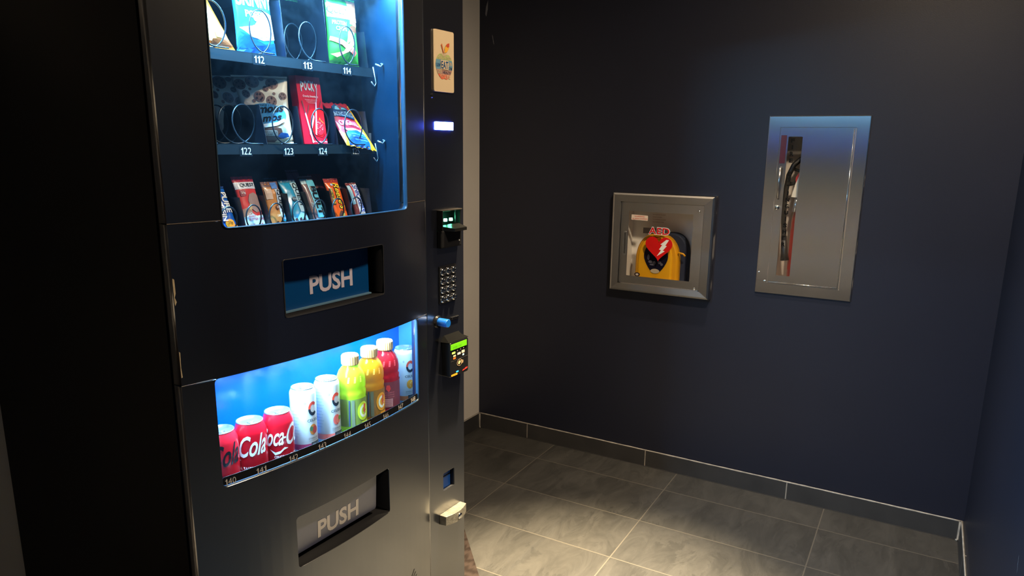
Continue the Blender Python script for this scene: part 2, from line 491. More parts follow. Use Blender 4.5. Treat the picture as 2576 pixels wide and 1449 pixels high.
scuff('x', [(-.030, 2.0), (-.034, 2.03), (-.045, 2.06), (-.044, 2.02), (-.036, 1.99)], 'wall_right')
scuff('x', [(-.066, 1.910), (-.071, 1.905), (-.079, 1.868), (-.075, 1.868)], 'wall_right')
scuff('y', [(-1.2515, .598), (-1.2545, .598), (-1.2665, .566), (-1.2635, .566)], 'wall_front')
scuff('y', [(-.8260, .770), (-.8272, .770), (-.8272, .763), (-.8260, .763)], 'wall_front')


# ================================================================== VENDING MACHINE
WM = .854            # overall width
DW = .6927           # bowed door width
H = 1.83
DEP = .742
BOW = .0379


def yf(u):
    """front surface of the bowed door"""
    h = DW / 2
    return -BOW * max(0., 1 - ((u - h) / h) ** 2) if 0 < u < DW else 0.


vm = thing('vending_machine', 'tall black combination snack and drink vending machine with two lit windows', 'vending machine', (MX, MY, 0), MA)


def vp(name, bm, m, parent=vm, **k):
    return obj(name, bm, m, parent, **k)


# outer cabinet: shell open to the front
bm = bmesh.new()
box(bm, 0.0, .012, .030, DEP, .06, H)
box(bm, WM - .012, WM, .030, DEP, .06, H)
box(bm, .012, WM - .012, .030, DEP, H - .012, H)
box(bm, .012, WM - .012, DEP - .012, DEP, .06, H - .012)
box(bm, .012, WM - .012, .030, DEP, .06, .10)
vp('cabinet', bm, BLACKSIDE)
for (u, v) in ((.05, .08), (WM - .05, .08), (.05, DEP - .06), (WM - .05, DEP - .06)):
    vp('foot', lathe([(0, 0), (.022, 0), (.022, .01), (.012, .014), (.012, .062), (0, .062)], u, v, 0, 16), BLACKPL)

# bowed door skin, cut into three panels at the seams
W1 = (.0945, .6047, 1.271, 1.772)
W2 = (.058, .647, .776, .9955)
C1 = (.2124, .5026, 1.083, 1.2007)
C2 = (.2105, .5025, .531, .6495)


def door_map(bm, off=0.):
    for v in bm.verts:
        u, z, d = v.co.x, v.co.y, v.co.z
        v.co = Vector((u, yf(u) + d + off, z))


def door_panel(z0, z1):
    bm = plate2d([[(0.0, .10), (DW, .10), (DW, H), (0.0, H)], rr(*W1, .012), rr(*W2, .010), rr(*C1, .006), rr(*C2, .008)], .022)
    slices(bm, 0, [DW * i / 28 for i in range(1, 28)])
    for zc, keep_up in ((z0, True), (z1, False)):
        if zc is None: continue
        r = bmesh.ops.bisect_plane(bm, geom=bm.verts[:] + bm.edges[:] + bm.faces[:], dist=1e-6, plane_co=(0, zc, 0), plane_no=(0, 1, 0), clear_inner=keep_up, clear_outer=not keep_up)
        es = [x for x in r['geom_cut'] if isinstance(x, bmesh.types.BMEdge)]
        try: bmesh.ops.edgenet_fill(bm, edges=es)
        except Exception: pass
    door_map(bm, .011)
    return bm


g = .0012
for nm, a, b_ in (('upper_door_panel', 1.2860 + g, None), ('middle_door_panel', .9950 + g, 1.2860 - g), ('lower_door_panel', None, .9950 - g)):
    vp(nm, door_panel(a, b_), BLACK)
# edge highlight along the seams, painted as a thin pale tube
SEAM_HL = mat('seam_highlight', (.10, .08, .06), .4, vary=.5, vscale=60)
for zs, segs in ((1.2860, ((0, .0935), (.606, DW))), (.9950, ((0, .057), (.648, DW)))):
    for a, b_ in segs:
        bm = bmesh.new()
        tube(bm, [(a + (b_ - a) * i / 8, yf(a + (b_ - a) * i / 8) + .0005, zs) for i in range(9)], .0008, 6)
        vp('door_seam', bm, SEAM_HL)
CHIP = mat('chipped_edge', (.42, .33, .20), .6, vary=.4, vscale=90)
for pts in ([(0, 1.192), (.003, 1.190), (.0035, 1.165), (.0012, 1.158), (.004, 1.150), (.001, 1.143), (0, 1.150)], [(0, 1.060), (.002, 1.058), (.0012, 1.030), (.0026, 1.012), (0, 1.011)]):
    bm = poly(pts)
    for v in bm.verts: v.co = Vector((v.co.x + .0005, yf(v.co.x) - .0008, v.co.y))
    vp('edge_chip', bm, CHIP)

# control column: flat panel to the right of the door
CU0 = DW + .003
ret = rr(.7556, .8076, .4700, .5235, .004)
slot1 = rr(.7990, .8260, .9600, .9645, .002)
bm = plate2d([[(CU0, .10), (WM, .10), (WM, H), (CU0, H)], ret, slot1, rr(.742, .8255, 1.206, 1.255, .003)], .022)
for v in bm.verts: v.co = Vector((v.co.x, v.co.z + .011, v.co.y))
col_p = vp('control_panel', bm, BLACK)

# upper compartment
bm = bmesh.new()
box(bm, .02, .03, .03, .56, 1.20, 1.80); box(bm, .668, .678, .03, .56, 1.20, 1.80)
box(bm, .03, .668, .55, .56, 1.20, 1.80); box(bm, .03, .668, .03, .55, 1.79, 1.80); box(bm, .03, .668, .03, .55, 1.20, 1.21)
vp('snack_compartment', bm, NAVYIN)
bm = bmesh.new(); box(bm, .612, .618, .0, .125, 1.262, 1.785); vp('side_liner', bm, LINER)
bm = bmesh.new(); box(bm, .060, .066, -.0, .125, 1.262, 1.785); vp('side_liner', bm, LINER)
# lower compartment
bm = bmesh.new()
box(bm, .02, .03, .03, .15, .72, 1.00); box(bm, .740, .746, .03, .15, .72, 1.00); box(bm, .03, .74, .03, .15, .722, .736)
vp('drink_compartment', bm, mat('cooler_side_wall', (.05, .20, .26), .35, vary=.4, vscale=12))
vp('cooler_back_panel', B(.03, .740, .138, .144, .736, 1.00), BLUEBACK)
vp('cooler_ceiling', B(.03, .740, .046, .138, 1.001, 1.006), mat('cooler_ceiling_paint', (.1, .3, .7), .4))
vp('cooler_partition', B(.012, WM - .012, .16, .17, .70, 1.19), BLACKSIDE)

# LED strips: the lamps of the machine
vp('led_strip', B(.085, .595, .010, .034, 1.767, 1.775), mat('led_strip', (.8, .9, 1), .4, emit=LED, estr=12))
vp('led_strip', B(.06, .63, .024, .046, .9955, 1.0), mat('led_strip_lower', (.8, .9, 1), .4, emit=LED, estr=8))


def pane(u0, u1, z0, z1, r, off, m, name):
    bm = plate2d([rr(u0, u1, z0, z1, r)], .003)
    slices(bm, 0, [u0 + (u1 - u0) * i / 18 for i in range(1, 18)])
    door_map(bm, off)
    return vp(name, bm, m, smooth=False)


pane(W1[0] + .0015, W1[1] - .0015, W1[2] + .0015, W1[3] - .0015, .012, .007, PANE, 'window_pane')
pane(W2[0] + .0015, W2[1] - .0015, W2[2] + .0015, W2[3] - .0015, .010, .009, PANE2, 'window_pane')


def gasket(u0, u1, z0, z1, r, wdt, off, th, m, name):
    bm = plate2d([rr(u0, u1, z0, z1, r), rr(u0 + wdt, u1 - wdt, z0 + wdt, z1 - wdt, max(r - wdt, .001))], th)
    slices(bm, 0, [u0 + (u1 - u0) * i / 18 for i in range(1, 18)])
    door_map(bm, off)
    return vp(name, bm, m)


gasket(*W1, .012, .0013, .004, .012, GASK, 'window_gasket')
gasket(*W2, .010, .0012, .006, .010, GASK, 'window_gasket')
gasket(C1[0] - .0, C1[1], C1[2], C1[3], .006, .0012, -.0002, .003, mat('chute_rim', (.022, .021, .022), .35), 'chute_rim')

# trays with number tabs, dividers and spirals
LABP = mat('tray_label_ink', (.75, .85, .88), .5, vary=.05)
TABM = mat('tray_label_tab', (.004, .012, .020), .5, spec=.2)


def divider(ub, vb, zb, vt, zt, parent, name='divider', depth=.34):
    bm = bmesh.new(); th = .0014
    prof = [(vb, zb), (vt, zt), (vt + depth * .9, zt), (vb + depth, zb)]
    vs = [[bm.verts.new((ub + s * th, v, z)) for v, z in prof] for s in (-.5, .5)]
    bm.faces.new(vs[0]); bm.faces.new(vs[1][::-1])
    for i in range(4): bm.faces.new((vs[0][i], vs[0][(i + 1) % 4], vs[1][(i + 1) % 4], vs[1][i]))
    return vp(name, bm, DIVID, parent)


def coil(uc, zc, ru, rz, v0, pitch, turns, parent, wire=.0015):
    """starts at the bottom front, climbs the left side, comes over the top and back down"""
    pts = [(uc + ru * .75, v0 - .002, zc - rz), (uc + ru * .35, v0 - .001, zc - rz)]
    n = int(turns * 40)
    for i in range(n + 1):
        th = 2 * PI * i / 40; a = -PI / 2 - th
        pts.append((uc + ru * math.cos(a), v0 + pitch * th / (2 * PI), zc + rz * math.sin(a)))
    bm = bmesh.new(); tube(bm, pts, wire, 7)
    return vp('coil', bm, COIL, parent, smooth=True)


def number(s, u, z, v, h, parent, wdt=None, fn=None, tab=True, ink=LABP, bold=.0):
    bm = bmesh.new(); x_ = 0.
    for ch in s:
        if ch == '1':
            g_ = poly([(.22, 0), (.42, 0), (.42, 1), (.27, 1), (.20, .86), (.04, .78), (.04, .66), (.22, .72)]); w_ = .46
        else:
            g_ = T(ch, bold); xs = [q.co.x for q in g_.verts]; ys = [q.co.y for q in g_.verts]; w_ = (max(xs) - min(xs)) / (max(ys) - min(ys)); fit(g_, 0, w_, 0, 1)
        me_ = bpy.data.meshes.new('g'); bmesh.ops.translate(g_, verts=g_.verts, vec=(x_, 0, 0)); g_.to_mesh(me_); g_.free(); bm.from_mesh(me_); bpy.data.meshes.remove(me_)
        x_ += w_ + .10
    wdt = wdt or h * 1.75
    fit(bm, u - wdt / 2, u + wdt / 2, z - h / 2, z + h / 2)
    f = fn or (lambda x, y, o: Vector((x, v - o, y)))
    if tab:
        decal('number_tab', fit(poly([(0, 0), (1, 0), (1, 1), (0, 1)]), u - wdt * .62, u + wdt * .62, z - h * .75, z + h * .75), f, TABM, parent)
    return decal('number', bm, f, ink, parent, layer=2)


def tray(zt, lip, nums, divs, coils, uL=.082, uR=.5935):
    bm = bmesh.new()
    box(bm, uL, uR, .0705, .0722, zt - lip, zt)
    box(bm, uL, uR, .0705, .0760, zt - .001, zt + .0005)
    box(bm, uL, uR, .0722, .50, zt - .004, zt - .002)
    box(bm, uL, uR, .0722, .080, zt - lip, zt - lip + .0012)
    tr = vp('tray', bm, TRAY)
    for s, u, z in nums: number(s, u, z, .0705, .0135, tr)
    for u, vt, zz in divs: divider(u, .072, zt - .002, vt, zz, tr)
    for uc, ru, rz, v0, pitch, turns in coils: coil(uc, zt + rz + .0012, ru, rz, v0, pitch, turns, tr)
    # rail bracket and latch at the right end
    bm = bmesh.new()
    tube(bm, [(uR + .001, .062, zt + .010), (uR + .006, .050, zt + .004), (uR + .014, .052, zt + .010), (uR + .018, .06, zt + .012)], .0022, 8)
    vp('latch', bm, ALU, tr, smooth=True)
    bm = bmesh.new()
    tube(bm, [(uR + .001, .070, zt + .004), (uR + .015, .074, zt - lip * 1.6), (uR + .008, .074, zt - lip * 2.0), (uR - .004, .072, zt - lip * 1.5)], .0016, 8)
    vp('bracket', bm, ALU, tr, smooth=True)
    return tr


tray(1.5945, .0195, [('112', .2706, 1.5834), ('113', .3951, 1.5835), ('114', .5101, 1.5829)],
     [(.341, .084, 1.7059), (.4587, .084, 1.7244), (.581, .082, 1.6754)],
     [(.166, .034, .041, .058, .02, 1.0), (.276, .0295, .0405, .058, .02, 1.0), (.4219, .0335, .0400, .073, .045, 6), (.5115, .0285, .0405, .058, .02, 1.0)])
tray(1.4200, .0195, [('122', .2254, 1.4069), ('123', .3316, 1.4059), ('124', .4269, 1.4065), ('125', .5288, 1.4062)],
     [(.2805, .0908, 1.4987), (.3747, .086, 1.4999), (.4768, .0854, 1.5004), (.5793, .0853, 1.4978)],
     [(.128, .032, .038, .058, .02, 1.2), (.2428, .0340, .038, .073, .042, 6), (.319, .031, .038, .058, .02, 1.0), (.4205, .0295, .0375, .058, .02, 1.0), (.510, .032, .0385, .047, .018, 1.0)])
tray(1.2465, .0195, [],
     [(.1555, .0896, 1.3153), (.217, .0896, 1.3153), (.2791, .0917, 1.3158), (.3339, .0849, 1.3175), (.3978, .100, 1.317), (.4637, .0955, 1.3168), (.5185, .0949, 1.3189), (.5806, .0815, 1.3176)],
     [(u, .0215, .0265, .058, .018, 1.0) for u in (.173, .231, .288, .348, .4075, .463, .5215)])
vp('tray_end_board', B(.584, .5925, .080, .40, 1.4190, 1.4480), mat('brown_card', (.09, .085, .08), .6), vm)

# cooler number strip on the glass
bm = plate2d([rr(W2[0] + .003, W2[1] - .003, W2[2] + .003, W2[2] + .0195, .004)], .0012)
slices(bm, 0, [W2[0] + (W2[1] - W2[0]) * i / 18 for i in range(1, 18)])
door_map(bm, .0045)
strip = vp('number_strip', bm, BLACKPL)
for s, u, z in (('140', .0755, .7845), ('141', .1400, .7845), ('142', .2150, .7845), ('143', .290, .7845), ('144', .3640, .7845), ('145', .4310, .7845), ('146', .4990, .7850), ('147', .5610, .7870), ('148', .6190, .7870)):
    number(s, u, z, 0, .0125, strip, wdt=.0215, fn=lambda x, y, o: Vector((x, yf(x) + .0036 - o, y)), tab=False, ink=flat(190, 184, 176), bold=.0)

CHUTEM = mat('chute_plastic', (.004, .004, .005), .6, spec=.15)
# delivery chutes
def chute(C, depth, rimdepth, name):
    u0, u1, z0, z1 = C
    bm = plate2d([rr(u0, u1, z0, z1, .006), rr(u0 + .0008, u1 - .0008, z0 + .0008, z1 - .0008, .0055)], depth)
    slices(bm, 0, [u0 + (u1 - u0) * i / 10 for i in range(1, 10)])
    for v in bm.verts:
        if v.co.z < 0: v.co = Vector((v.co.x, yf(v.co.x) + .002, v.co.y))
        else: v.co = Vector((v.co.x, rimdepth, v.co.y))
    return vp(name, bm, CHUTEM)


chute(C1, .04, .03, 'chute_frame')
chute(C2, .08, .12, 'chute_frame')
vp('chute_back', B(.19, .55, .1205, .123, .50, .70), BLACKSIDE)
# upper flap: two folds of blue plastic
bm = bmesh.new(); box(bm, C1[0] + .002, .4880, .0040, .0070, 1.0865, 1.1990)
fl1 = vp('push_flap', bm, FLAP)
vp('flap_surround', B(.489, C1[1] + .02, .012, .014, 1.06, 1.22), BLACKPL)
vp('flap_lip', B(C1[0] + .002, .4880, -.004, .0035, 1.0845, 1.0875), mat('flap_lip', (.08, .16, .24), .3), fl1)


def push_text(box_, fn, parent, m, slope=0.):
    bm = T('PUSH', .03)
    fit(bm, *box_)
    decal('lettering', bm, fn, m, parent, layer=1)


push_text((.3105, .4363, 1.1105, 1.1505), lambda x, y, o: Vector((x, .0038 - o, y)), fl1, flat(176, 172, 190))
# lower flap hangs from the top edge, rounded lower corners
F2 = (.2115, .4760, .533, .6485)
bm = plate2d([rr(F2[0], F2[1], .5470, .6480, .006)], .003)
def f2(x, y, o):
    return Vector((x, -.0130 + (.6485 - y) * .05 - o, y))
for v in bm.verts:
    p = f2(v.co.x, v.co.y, 0); v.co = Vector((p.x, p.y + v.co.z + .0015, p.z))
fl2 = vp('push_flap', bm, FLAPG)
push_text((.2870, .4145, .5575, .6005), f2, fl2, LETG)
vp('flap_guide', B(C2[0] + .002, C2[1] - .002, .030, .032, .5325, .5400), mat('flap_guide', (.03, .05, .08), .3))

# diagonal vent slits low on the door
for k in range(3):
    bm = poly([(.572 + .010 * k, .278 - .0 * k), (.577 + .010 * k, .278), (.6075 + .006 * k, .3135 - .011 * k), (.6030 + .006 * k, .3135 - .011 * k)])
    slices(bm, 0, [.58, .59, .60])
    for v in bm.verts: v.co = Vector((v.co.x, yf(v.co.x) - .0004, v.co.y))
    vp('logo_stripe', bm, INKBLK)


vp('light_leak_stop', B(.004, .018, .0222, .0302, .10, H - .004), BLACKPL)  # unseen strip added behind the door edge to block leaking LED light
# ---- things mounted on the control column (parts of the machine)
def cf(v0=0.):
    return lambda x, y, o: Vector((x, v0 - o, y))


# apple sticker: cream card with an apple made of words
bm = plate2d([rr(.7300, .8105, 1.5510, 1.6965, .005)], .004)
for v in bm.verts: v.co = Vector((v.co.x, v.co.z - .002, v.co.y))
stk = vp('sign_card', bm, flat(188, 168, 136, .5))
ap = lambda x, y, o: Vector((x, -.004 - o, y + .006))


def apple(cx, cz, W, Hh, z0=None, z1=None):
    pts = []
    n = 44
    for i in range(n):
        t = 2 * PI * i / n
        x = math.sin(t); y = math.cos(t)
        r = 1 + .10 * math.cos(2 * t) * 0
        if y > 0: yy = y * (.88 + .26 * abs(x)) - (.16 * math.exp(-(x / .25) ** 2))
        else: yy = y * 1.0 + (.14 * math.exp(-(x / .22) ** 2)); x = x * (1 + .22 * y)
        pts.append((cx + W / 2 * x, cz + Hh / 2 * yy))
    return pts


AX, AZ, AW, AH = .7700, 1.6060, .069, .066
for lo, hi, c in ((1.6215, 1.66, (150, 165, 98)), (1.5985, 1.6215, (92, 132, 152)), (1.5870, 1.5985, (150, 116, 104)), (1.55, 1.5870, (196, 92, 66))):
    bm = poly(apple(AX, AZ, AW, AH))
    for zc, ku in ((lo, True), (hi, False)):
        bmesh.ops.bisect_plane(bm, geom=bm.verts[:] + bm.edges[:] + bm.faces[:], dist=1e-7, plane_co=(0, zc, 0), plane_no=(0, 1, 0), clear_inner=ku, clear_outer=not ku)
    decal('apple_print', bm, ap, flat(*c), stk)
CREAM = flat(188, 168, 136)
for s, x0, x1, z0, z1, c in (('HEALTHY', .744, .778, 1.6225, 1.6315, CREAM), ('FOOD', .780, .798, 1.6225, 1.6300, CREAM), ('RUN', .739, .7525, 1.604, 1.6125, flat(42, 84, 130)),
                             ('FUN', .786, .800, 1.6090, 1.6175, CREAM), ('GYM', .787, .801, 1.5990, 1.6065, flat(60, 70, 90)), ('DIET', .742, .760, 1.5885, 1.5975, CREAM),
                             ('HEALTH', .764, .796, 1.5890, 1.5955, flat(60, 60, 80)), ('LIFE', .772, .794, 1.5780, 1.5865, CREAM), ('FIT', .7535, .769, 1.5795, 1.5865, CREAM), ('GREEN', .757, .783, 1.6325, 1.6370, CREAM)):
    decal('apple_word', fit(T(s, .01), x0, x1, z0, z1), ap, c, stk, layer=2)
decal('word_patch', poly([(.7545, 1.5985), (.7860, 1.5985), (.7860, 1.6205), (.7545, 1.6205)]), ap, CREAM, stk, layer=3)
decal('lettering', fit(T('EAT', .02), .7565, .7840, 1.6005, 1.6185), ap, flat(28, 72, 112), stk, layer=4)
decal('apple_stem', poly([(.766, 1.637), (.769, 1.637), (.761, 1.660), (.757, 1.656)]), ap, flat(170, 92, 50), stk, layer=2)
decal('apple_leaf', poly([(.771, 1.638), (.772, 1.650), (.780, 1.660), (.790, 1.663), (.789, 1.650), (.781, 1.641)]), ap, flat(206, 150, 52), stk, layer=2)
decal('apple_leaf_tip', poly([(.7765, 1.6555), (.780, 1.660), (.790, 1.663), (.7895, 1.654), (.783, 1.652)]), ap, flat(176, 70, 46), stk, layer=3)
vp('panel_screw', lathe([(0, .004), (.004, .003), (.006, 0)], 0, 0, 0, 16), BLACKPL, vm, xf=Matrix.Translation((.7250, 0, 1.5400)) @ Matrix.Rotation(PI / 2, 4, 'X'))

# display
dsp = vp('display', B(.7365, .8085, -.003, 0, 1.4590, 1.4785, bev=.001), mat('display_glow', (.1, .3, .9), .3, emit=(.06, .11, 1.0), estr=110))
decal('display_text', fit(T('INSERT CURRENCY', 0), .741, .804, 1.4655, 1.4715), cf(-.003), mat('display_ink', (.1, .2, .8), .3, emit=(.05, .13, 1.0), estr=5), dsp, layer=1)

# bill validator: hood with two green lamps and a lip
bv = vp('bill_acceptor', B(.739, .828, -.014, 0, 1.160, 1.206, bev=.003), CHUTEM)
bm = bmesh.new(); box(bm, .739, .742, -.018, .02, 1.206, 1.258); box(bm, .8255, .8285, -.010, .02, 1.206, 1.258); box(bm, .742, .8255, .018, .022, 1.206, 1.258)
vp('acceptor_hood', bm, CHUTEM, bv)
vp('hood_brow', B(.739, .8285, -.016, .001, 1.2555, 1.2590, bev=.001), mat('hood_edge', (.03, .026, .022), .3), bv)
bm = bmesh.new()
vs = [bm.verts.new(p) for p in ((.745, -.004, 1.218), (.8235, -.004, 1.221), (.8235, -.034, 1.2115), (.768, -.036, 1.2115), (.745, -.004, 1.206), (.8235, -.004, 1.206), (.8235, -.034, 1.2035), (.768, -.036, 1.2035))]
for q in ((0, 1, 2, 3), (4, 7, 6, 5), (0, 3, 7, 4), (3, 2, 6, 7), (2, 1, 5, 6), (1, 0, 4, 5)): bm.faces.new([vs[i] for i in q])
vp('bill_lip', bm, mat('bill_lip_plastic', (.0035, .0033, .003), .3, spec=.4), bv)
for u in (.7765, .8000):
    vp('indicator_lamp', B(u - .0045, u + .0045, -.002, .004, 1.2270, 1.2345, bev=.001), mat('green_lamp', (.2, 1, .5), .3, emit=(.12, 1.0, .48), estr=35), bv)
vp('acceptor_screw', lathe([(0, .003), (.0022, 0)], 0, 0, 0, 10), ALU, bv, xf=Matrix.Translation((.8160, -.0145, 1.1760)) @ Matrix.Rotation(PI / 2, 4, 'X'))

# keypad
kp = vp('keypad', B(.7445, .8158, -.0035, 0, 1.0105, 1.1120, bev=.002), BLACKPL)
RX = Matrix.Rotation(PI / 2, 4, 'X')
for j in range(4):
    for i in range(3):
        u, z = .7562 + .0240 * i, 1.0968 - .0243 * j
        k_ = vp('key', lathe([(0, .0032), (.0048, .0032), (.0056, .0056), (.0088, .0050), (.0105, .0010), (.0105, 0)], 0, 0, 0, 24), CHROME, kp, xf=Matrix.Translation((u, -.0035, z)) @ RX, smooth=True)
        s = '123456789*0#'[j * 3 + i]
        decal('key_mark', fit(T(s, .03), u - .0025, u + .0025, z - .0038, z + .0038), cf(-.0069), INKBLK, k_)

# coin slot and blue button
vp('coin_slot', B(.7955, .8290, -.003, .0, .9585, .9665, bev=.001), BLACKPL)
vp('coin_slot_glint', B(.8010, .8270, -.0036, -.003, .9632, .9645), CHROME)
vp('coin_return_button', lathe([(0, .0355), (.0098, .0355), (.0112, .0340), (.0112, 0)], 0, 0, 0, 32), mat('blue_button', (.004, .09, .38), .35, coat=.2), vm, xf=Matrix.Translation((.7385, 0, .9655)) @ RX, smooth=False)
vp('coin_return_boss', lathe([(0, .006), (.015, .006), (.017, 0)], 0, 0, 0, 32), BLACKPL, vm, xf=Matrix.Translation((.7385, 0, .9655)) @ RX)

# card reader: wedge shaped box
R0, R1, RZ0, RZ1 = .7554, .8400, .8085, .9060
bm = bmesh.new()
prof = rr(R0, R1, RZ0, RZ1, .006, 4)
n = len(prof)
back = [bm.verts.new((x, 0, z)) for x, z in prof]
front = [bm.verts.new((x, -.0240, z)) for x, z in prof]
bev = [bm.verts.new((R0 + .84 / .90 * 0 + (x - (R0 + R1) / 2) * .97 + (R1 - R0) / 2, -.0262, (z - (RZ0 + RZ1) / 2) * .98 + (RZ0 + RZ1) / 2)) for x, z in prof]
for a, b_ in ((back, front), (front, bev)):
    for i in range(n): bm.faces.new((a[i], a[(i + 1) % n], b_[(i + 1) % n], b_[i]))
bm.faces.new(bev); bm.faces.new(back[::-1])
rd = vp('card_reader', bm, BLACKPL)
bm = bmesh.new()
vs = [bm.verts.new(p) for p in ((.750, 0, .9065), (.846, 0, .9065), (.842, -.026, .9065), (.7535, -.026, .9065), (.765, 0, .9215), (.830, 0, .9215), (.828, -.012, .9150), (.768, -.012, .9150))]
for q in ((0, 3, 2, 1), (4, 5, 6, 7), (0, 1, 5, 4), (1, 2, 6, 5), (2, 3, 7, 6), (3, 0, 4, 7)): bm.faces.new([vs[i] for i in q])
vp('reader_hood', bm, mat('reader_hood', (.0012, .0012, .0012), .7, spec=.03), rd)
cfr = cf(-.0262)
em = lambda n_, c, s: mat(n_, [min(1, x) * .3 for x in c], .3, emit=c, estr=s)
vp('reader_screen', B(.7590, .8310, -.0275, -.0262, .8850, .9005), em('green_screen', (.20, .72, .01), .6), rd)
decal('reader_screen_text', fit(T('SWIPE / TAP', 0), .768, .806, .8895, .8935), cf(-.0275), mat('screen_ink', (.03, .2, .0), .5), rd)
for x0, x1, z0, z1, m in ((.7650, .7790, .8730, .8785, em('lime_led', (.7, 1., .1), 2)), (.7700, .7815, .8645, .8690, flat(215, 190, 150)), (.7700, .7815, .8575, .8625, em('orange_led', (1., .2, .03), .8)),
                          (.7890, .8035, .8660, .8720, flat(240, 215, 185)), (.8080, .8215, .8670, .8745, flat(240, 190, 160)), (.8115, .8195, .8590, .8645, flat(150, 180, 205)),
                          (.7870, .7905, .8775, .8800, flat(150, 140, 130)), (.8015, .8050, .8785, .8810, flat(150, 140, 130)), (.8150, .8185, .8790, .8815, flat(190, 170, 150))):
    decal('reader_mark', poly(rr(x0, x1, z0, z1, .0012, 3)), cfr, m, rd)
decal('reader_rule', poly([(.760, .8535), (.838, .8545), (.838, .8550), (.760, .8540)]), cfr, flat(90, 84, 80), rd)
decal('contactless_ring', plate2d([disc(.7985, .8430, .0120, .0095, 28), disc(.7985, .8430, .0110, .0086, 28)]), cfr, flat(190, 160, 120), rd)
decal('contactless_hand', poly([(.791, .840), (.797, .838), (.803, .844), (.802, .848), (.797, .8490), (.792, .8465)]), cfr, flat(200, 168, 125), rd, layer=2)
for i in range(3):
    decal('contactless_wave', plate2d([[(.8045 + .0035 * i, .8385), (.8065 + .0035 * i, .843), (.8045 + .0035 * i, .848), (.8058 + .0035 * i, .848), (.8080 + .0035 * i, .843), (.8058 + .0035 * i, .8385)]]), cfr, flat(190, 160, 120), rd, layer=2)
decal('reader_led', poly(rr(.7835, .7930, .8180, .8215, .001, 3)), cfr, em('blue_led', (.02, .35, 1.), 6), rd)
decal('reader_badge', poly(rr(.7610, .7880, .8110, .8165, .001, 3)), cfr, flat(226, 160, 40), rd)
decal('reader_badge_text', fit(T('DISCOVER', .01), .7635, .7860, .8126, .8150), cfr, flat(90, 50, 20), rd, layer=2)
decal('reader_logo', poly([(.811, .8150), (.834, .8180), (.8355, .8230), (.8300, .8215), (.8260, .8225), (.8220, .8195), (.8140, .8190)]), cfr, flat(200, 50, 45), rd)

# coin return: blue flap in a small recess
crt = vp('coin_return', B(.750, .8030, .012, .014, .466, .528), mat('coin_flap_blue', (.012, .075, .33), .3))
vp('coin_return_bar', B(.7556, .8020, .0105, .012, .5045, .5060), BLACKPL, crt)
bm = bmesh.new(); box(bm, .8050, .8076, .001, .03, .466, .528); vp('coin_return_side', bm, BLACKPL, crt)

# lock handle
bm = bmesh.new()
nseg = 8
rows = []
for i in range(nseg + 1):
    t = i / nseg; u = .7376 + (.8340 - .7376) * t
    bulge = .010 * math.sin(PI * t)
    rows.append([bm.verts.new(p) for p in ((u, 0, .4060 + .0), (u, -.022 - bulge, .4065), (u, -.022 - bulge, .3790 - .003 * math.sin(PI * t)), (u, 0, .3760))])
for a, b_ in zip(rows, rows[1:]):
    for k in range(4): bm.faces.new((a[k], a[(k + 1) % 4], b_[(k + 1) % 4], b_[k]))
bm.faces.new(rows[0]); bm.faces.new(rows[-1][::-1])
bmesh.ops.bevel(bm, geom=[e_ for e_ in bm.edges], offset=.0009, segments=1, affect='EDGES')
hd = vp('lock_handle', bm, mat('worn_nickel', (.30, .28, .235), .38, .75, vary=.5, vscale=70, bump=.6, bscale=120))
vp('handle_face', B(.7375, .770, -.0330, -.030, .379, .404, bev=.001), mat('handle_face', (.62, .58, .48), .4, .3), hd)
bpy.data.objects.remove(bpy.data.objects['handle_face'])
vp('lock_cylinder', lathe([(0, .004), (.006, .004), (.0085, .0025), (.0085, 0)], 0, 0, 0, 24), CHROME, hd, xf=Matrix.Translation((.7890, -.0318, .3905)) @ RX, smooth=True)


# ================================================================== GOODS BEHIND THE WINDOWS
def local_thing(name, label, cat, u, v, z, group=None):
    return thing(name, label, cat, Mm @ Vector((u, v, z)), MA, group)


def base(sur):
    return Vector(sur['org'])


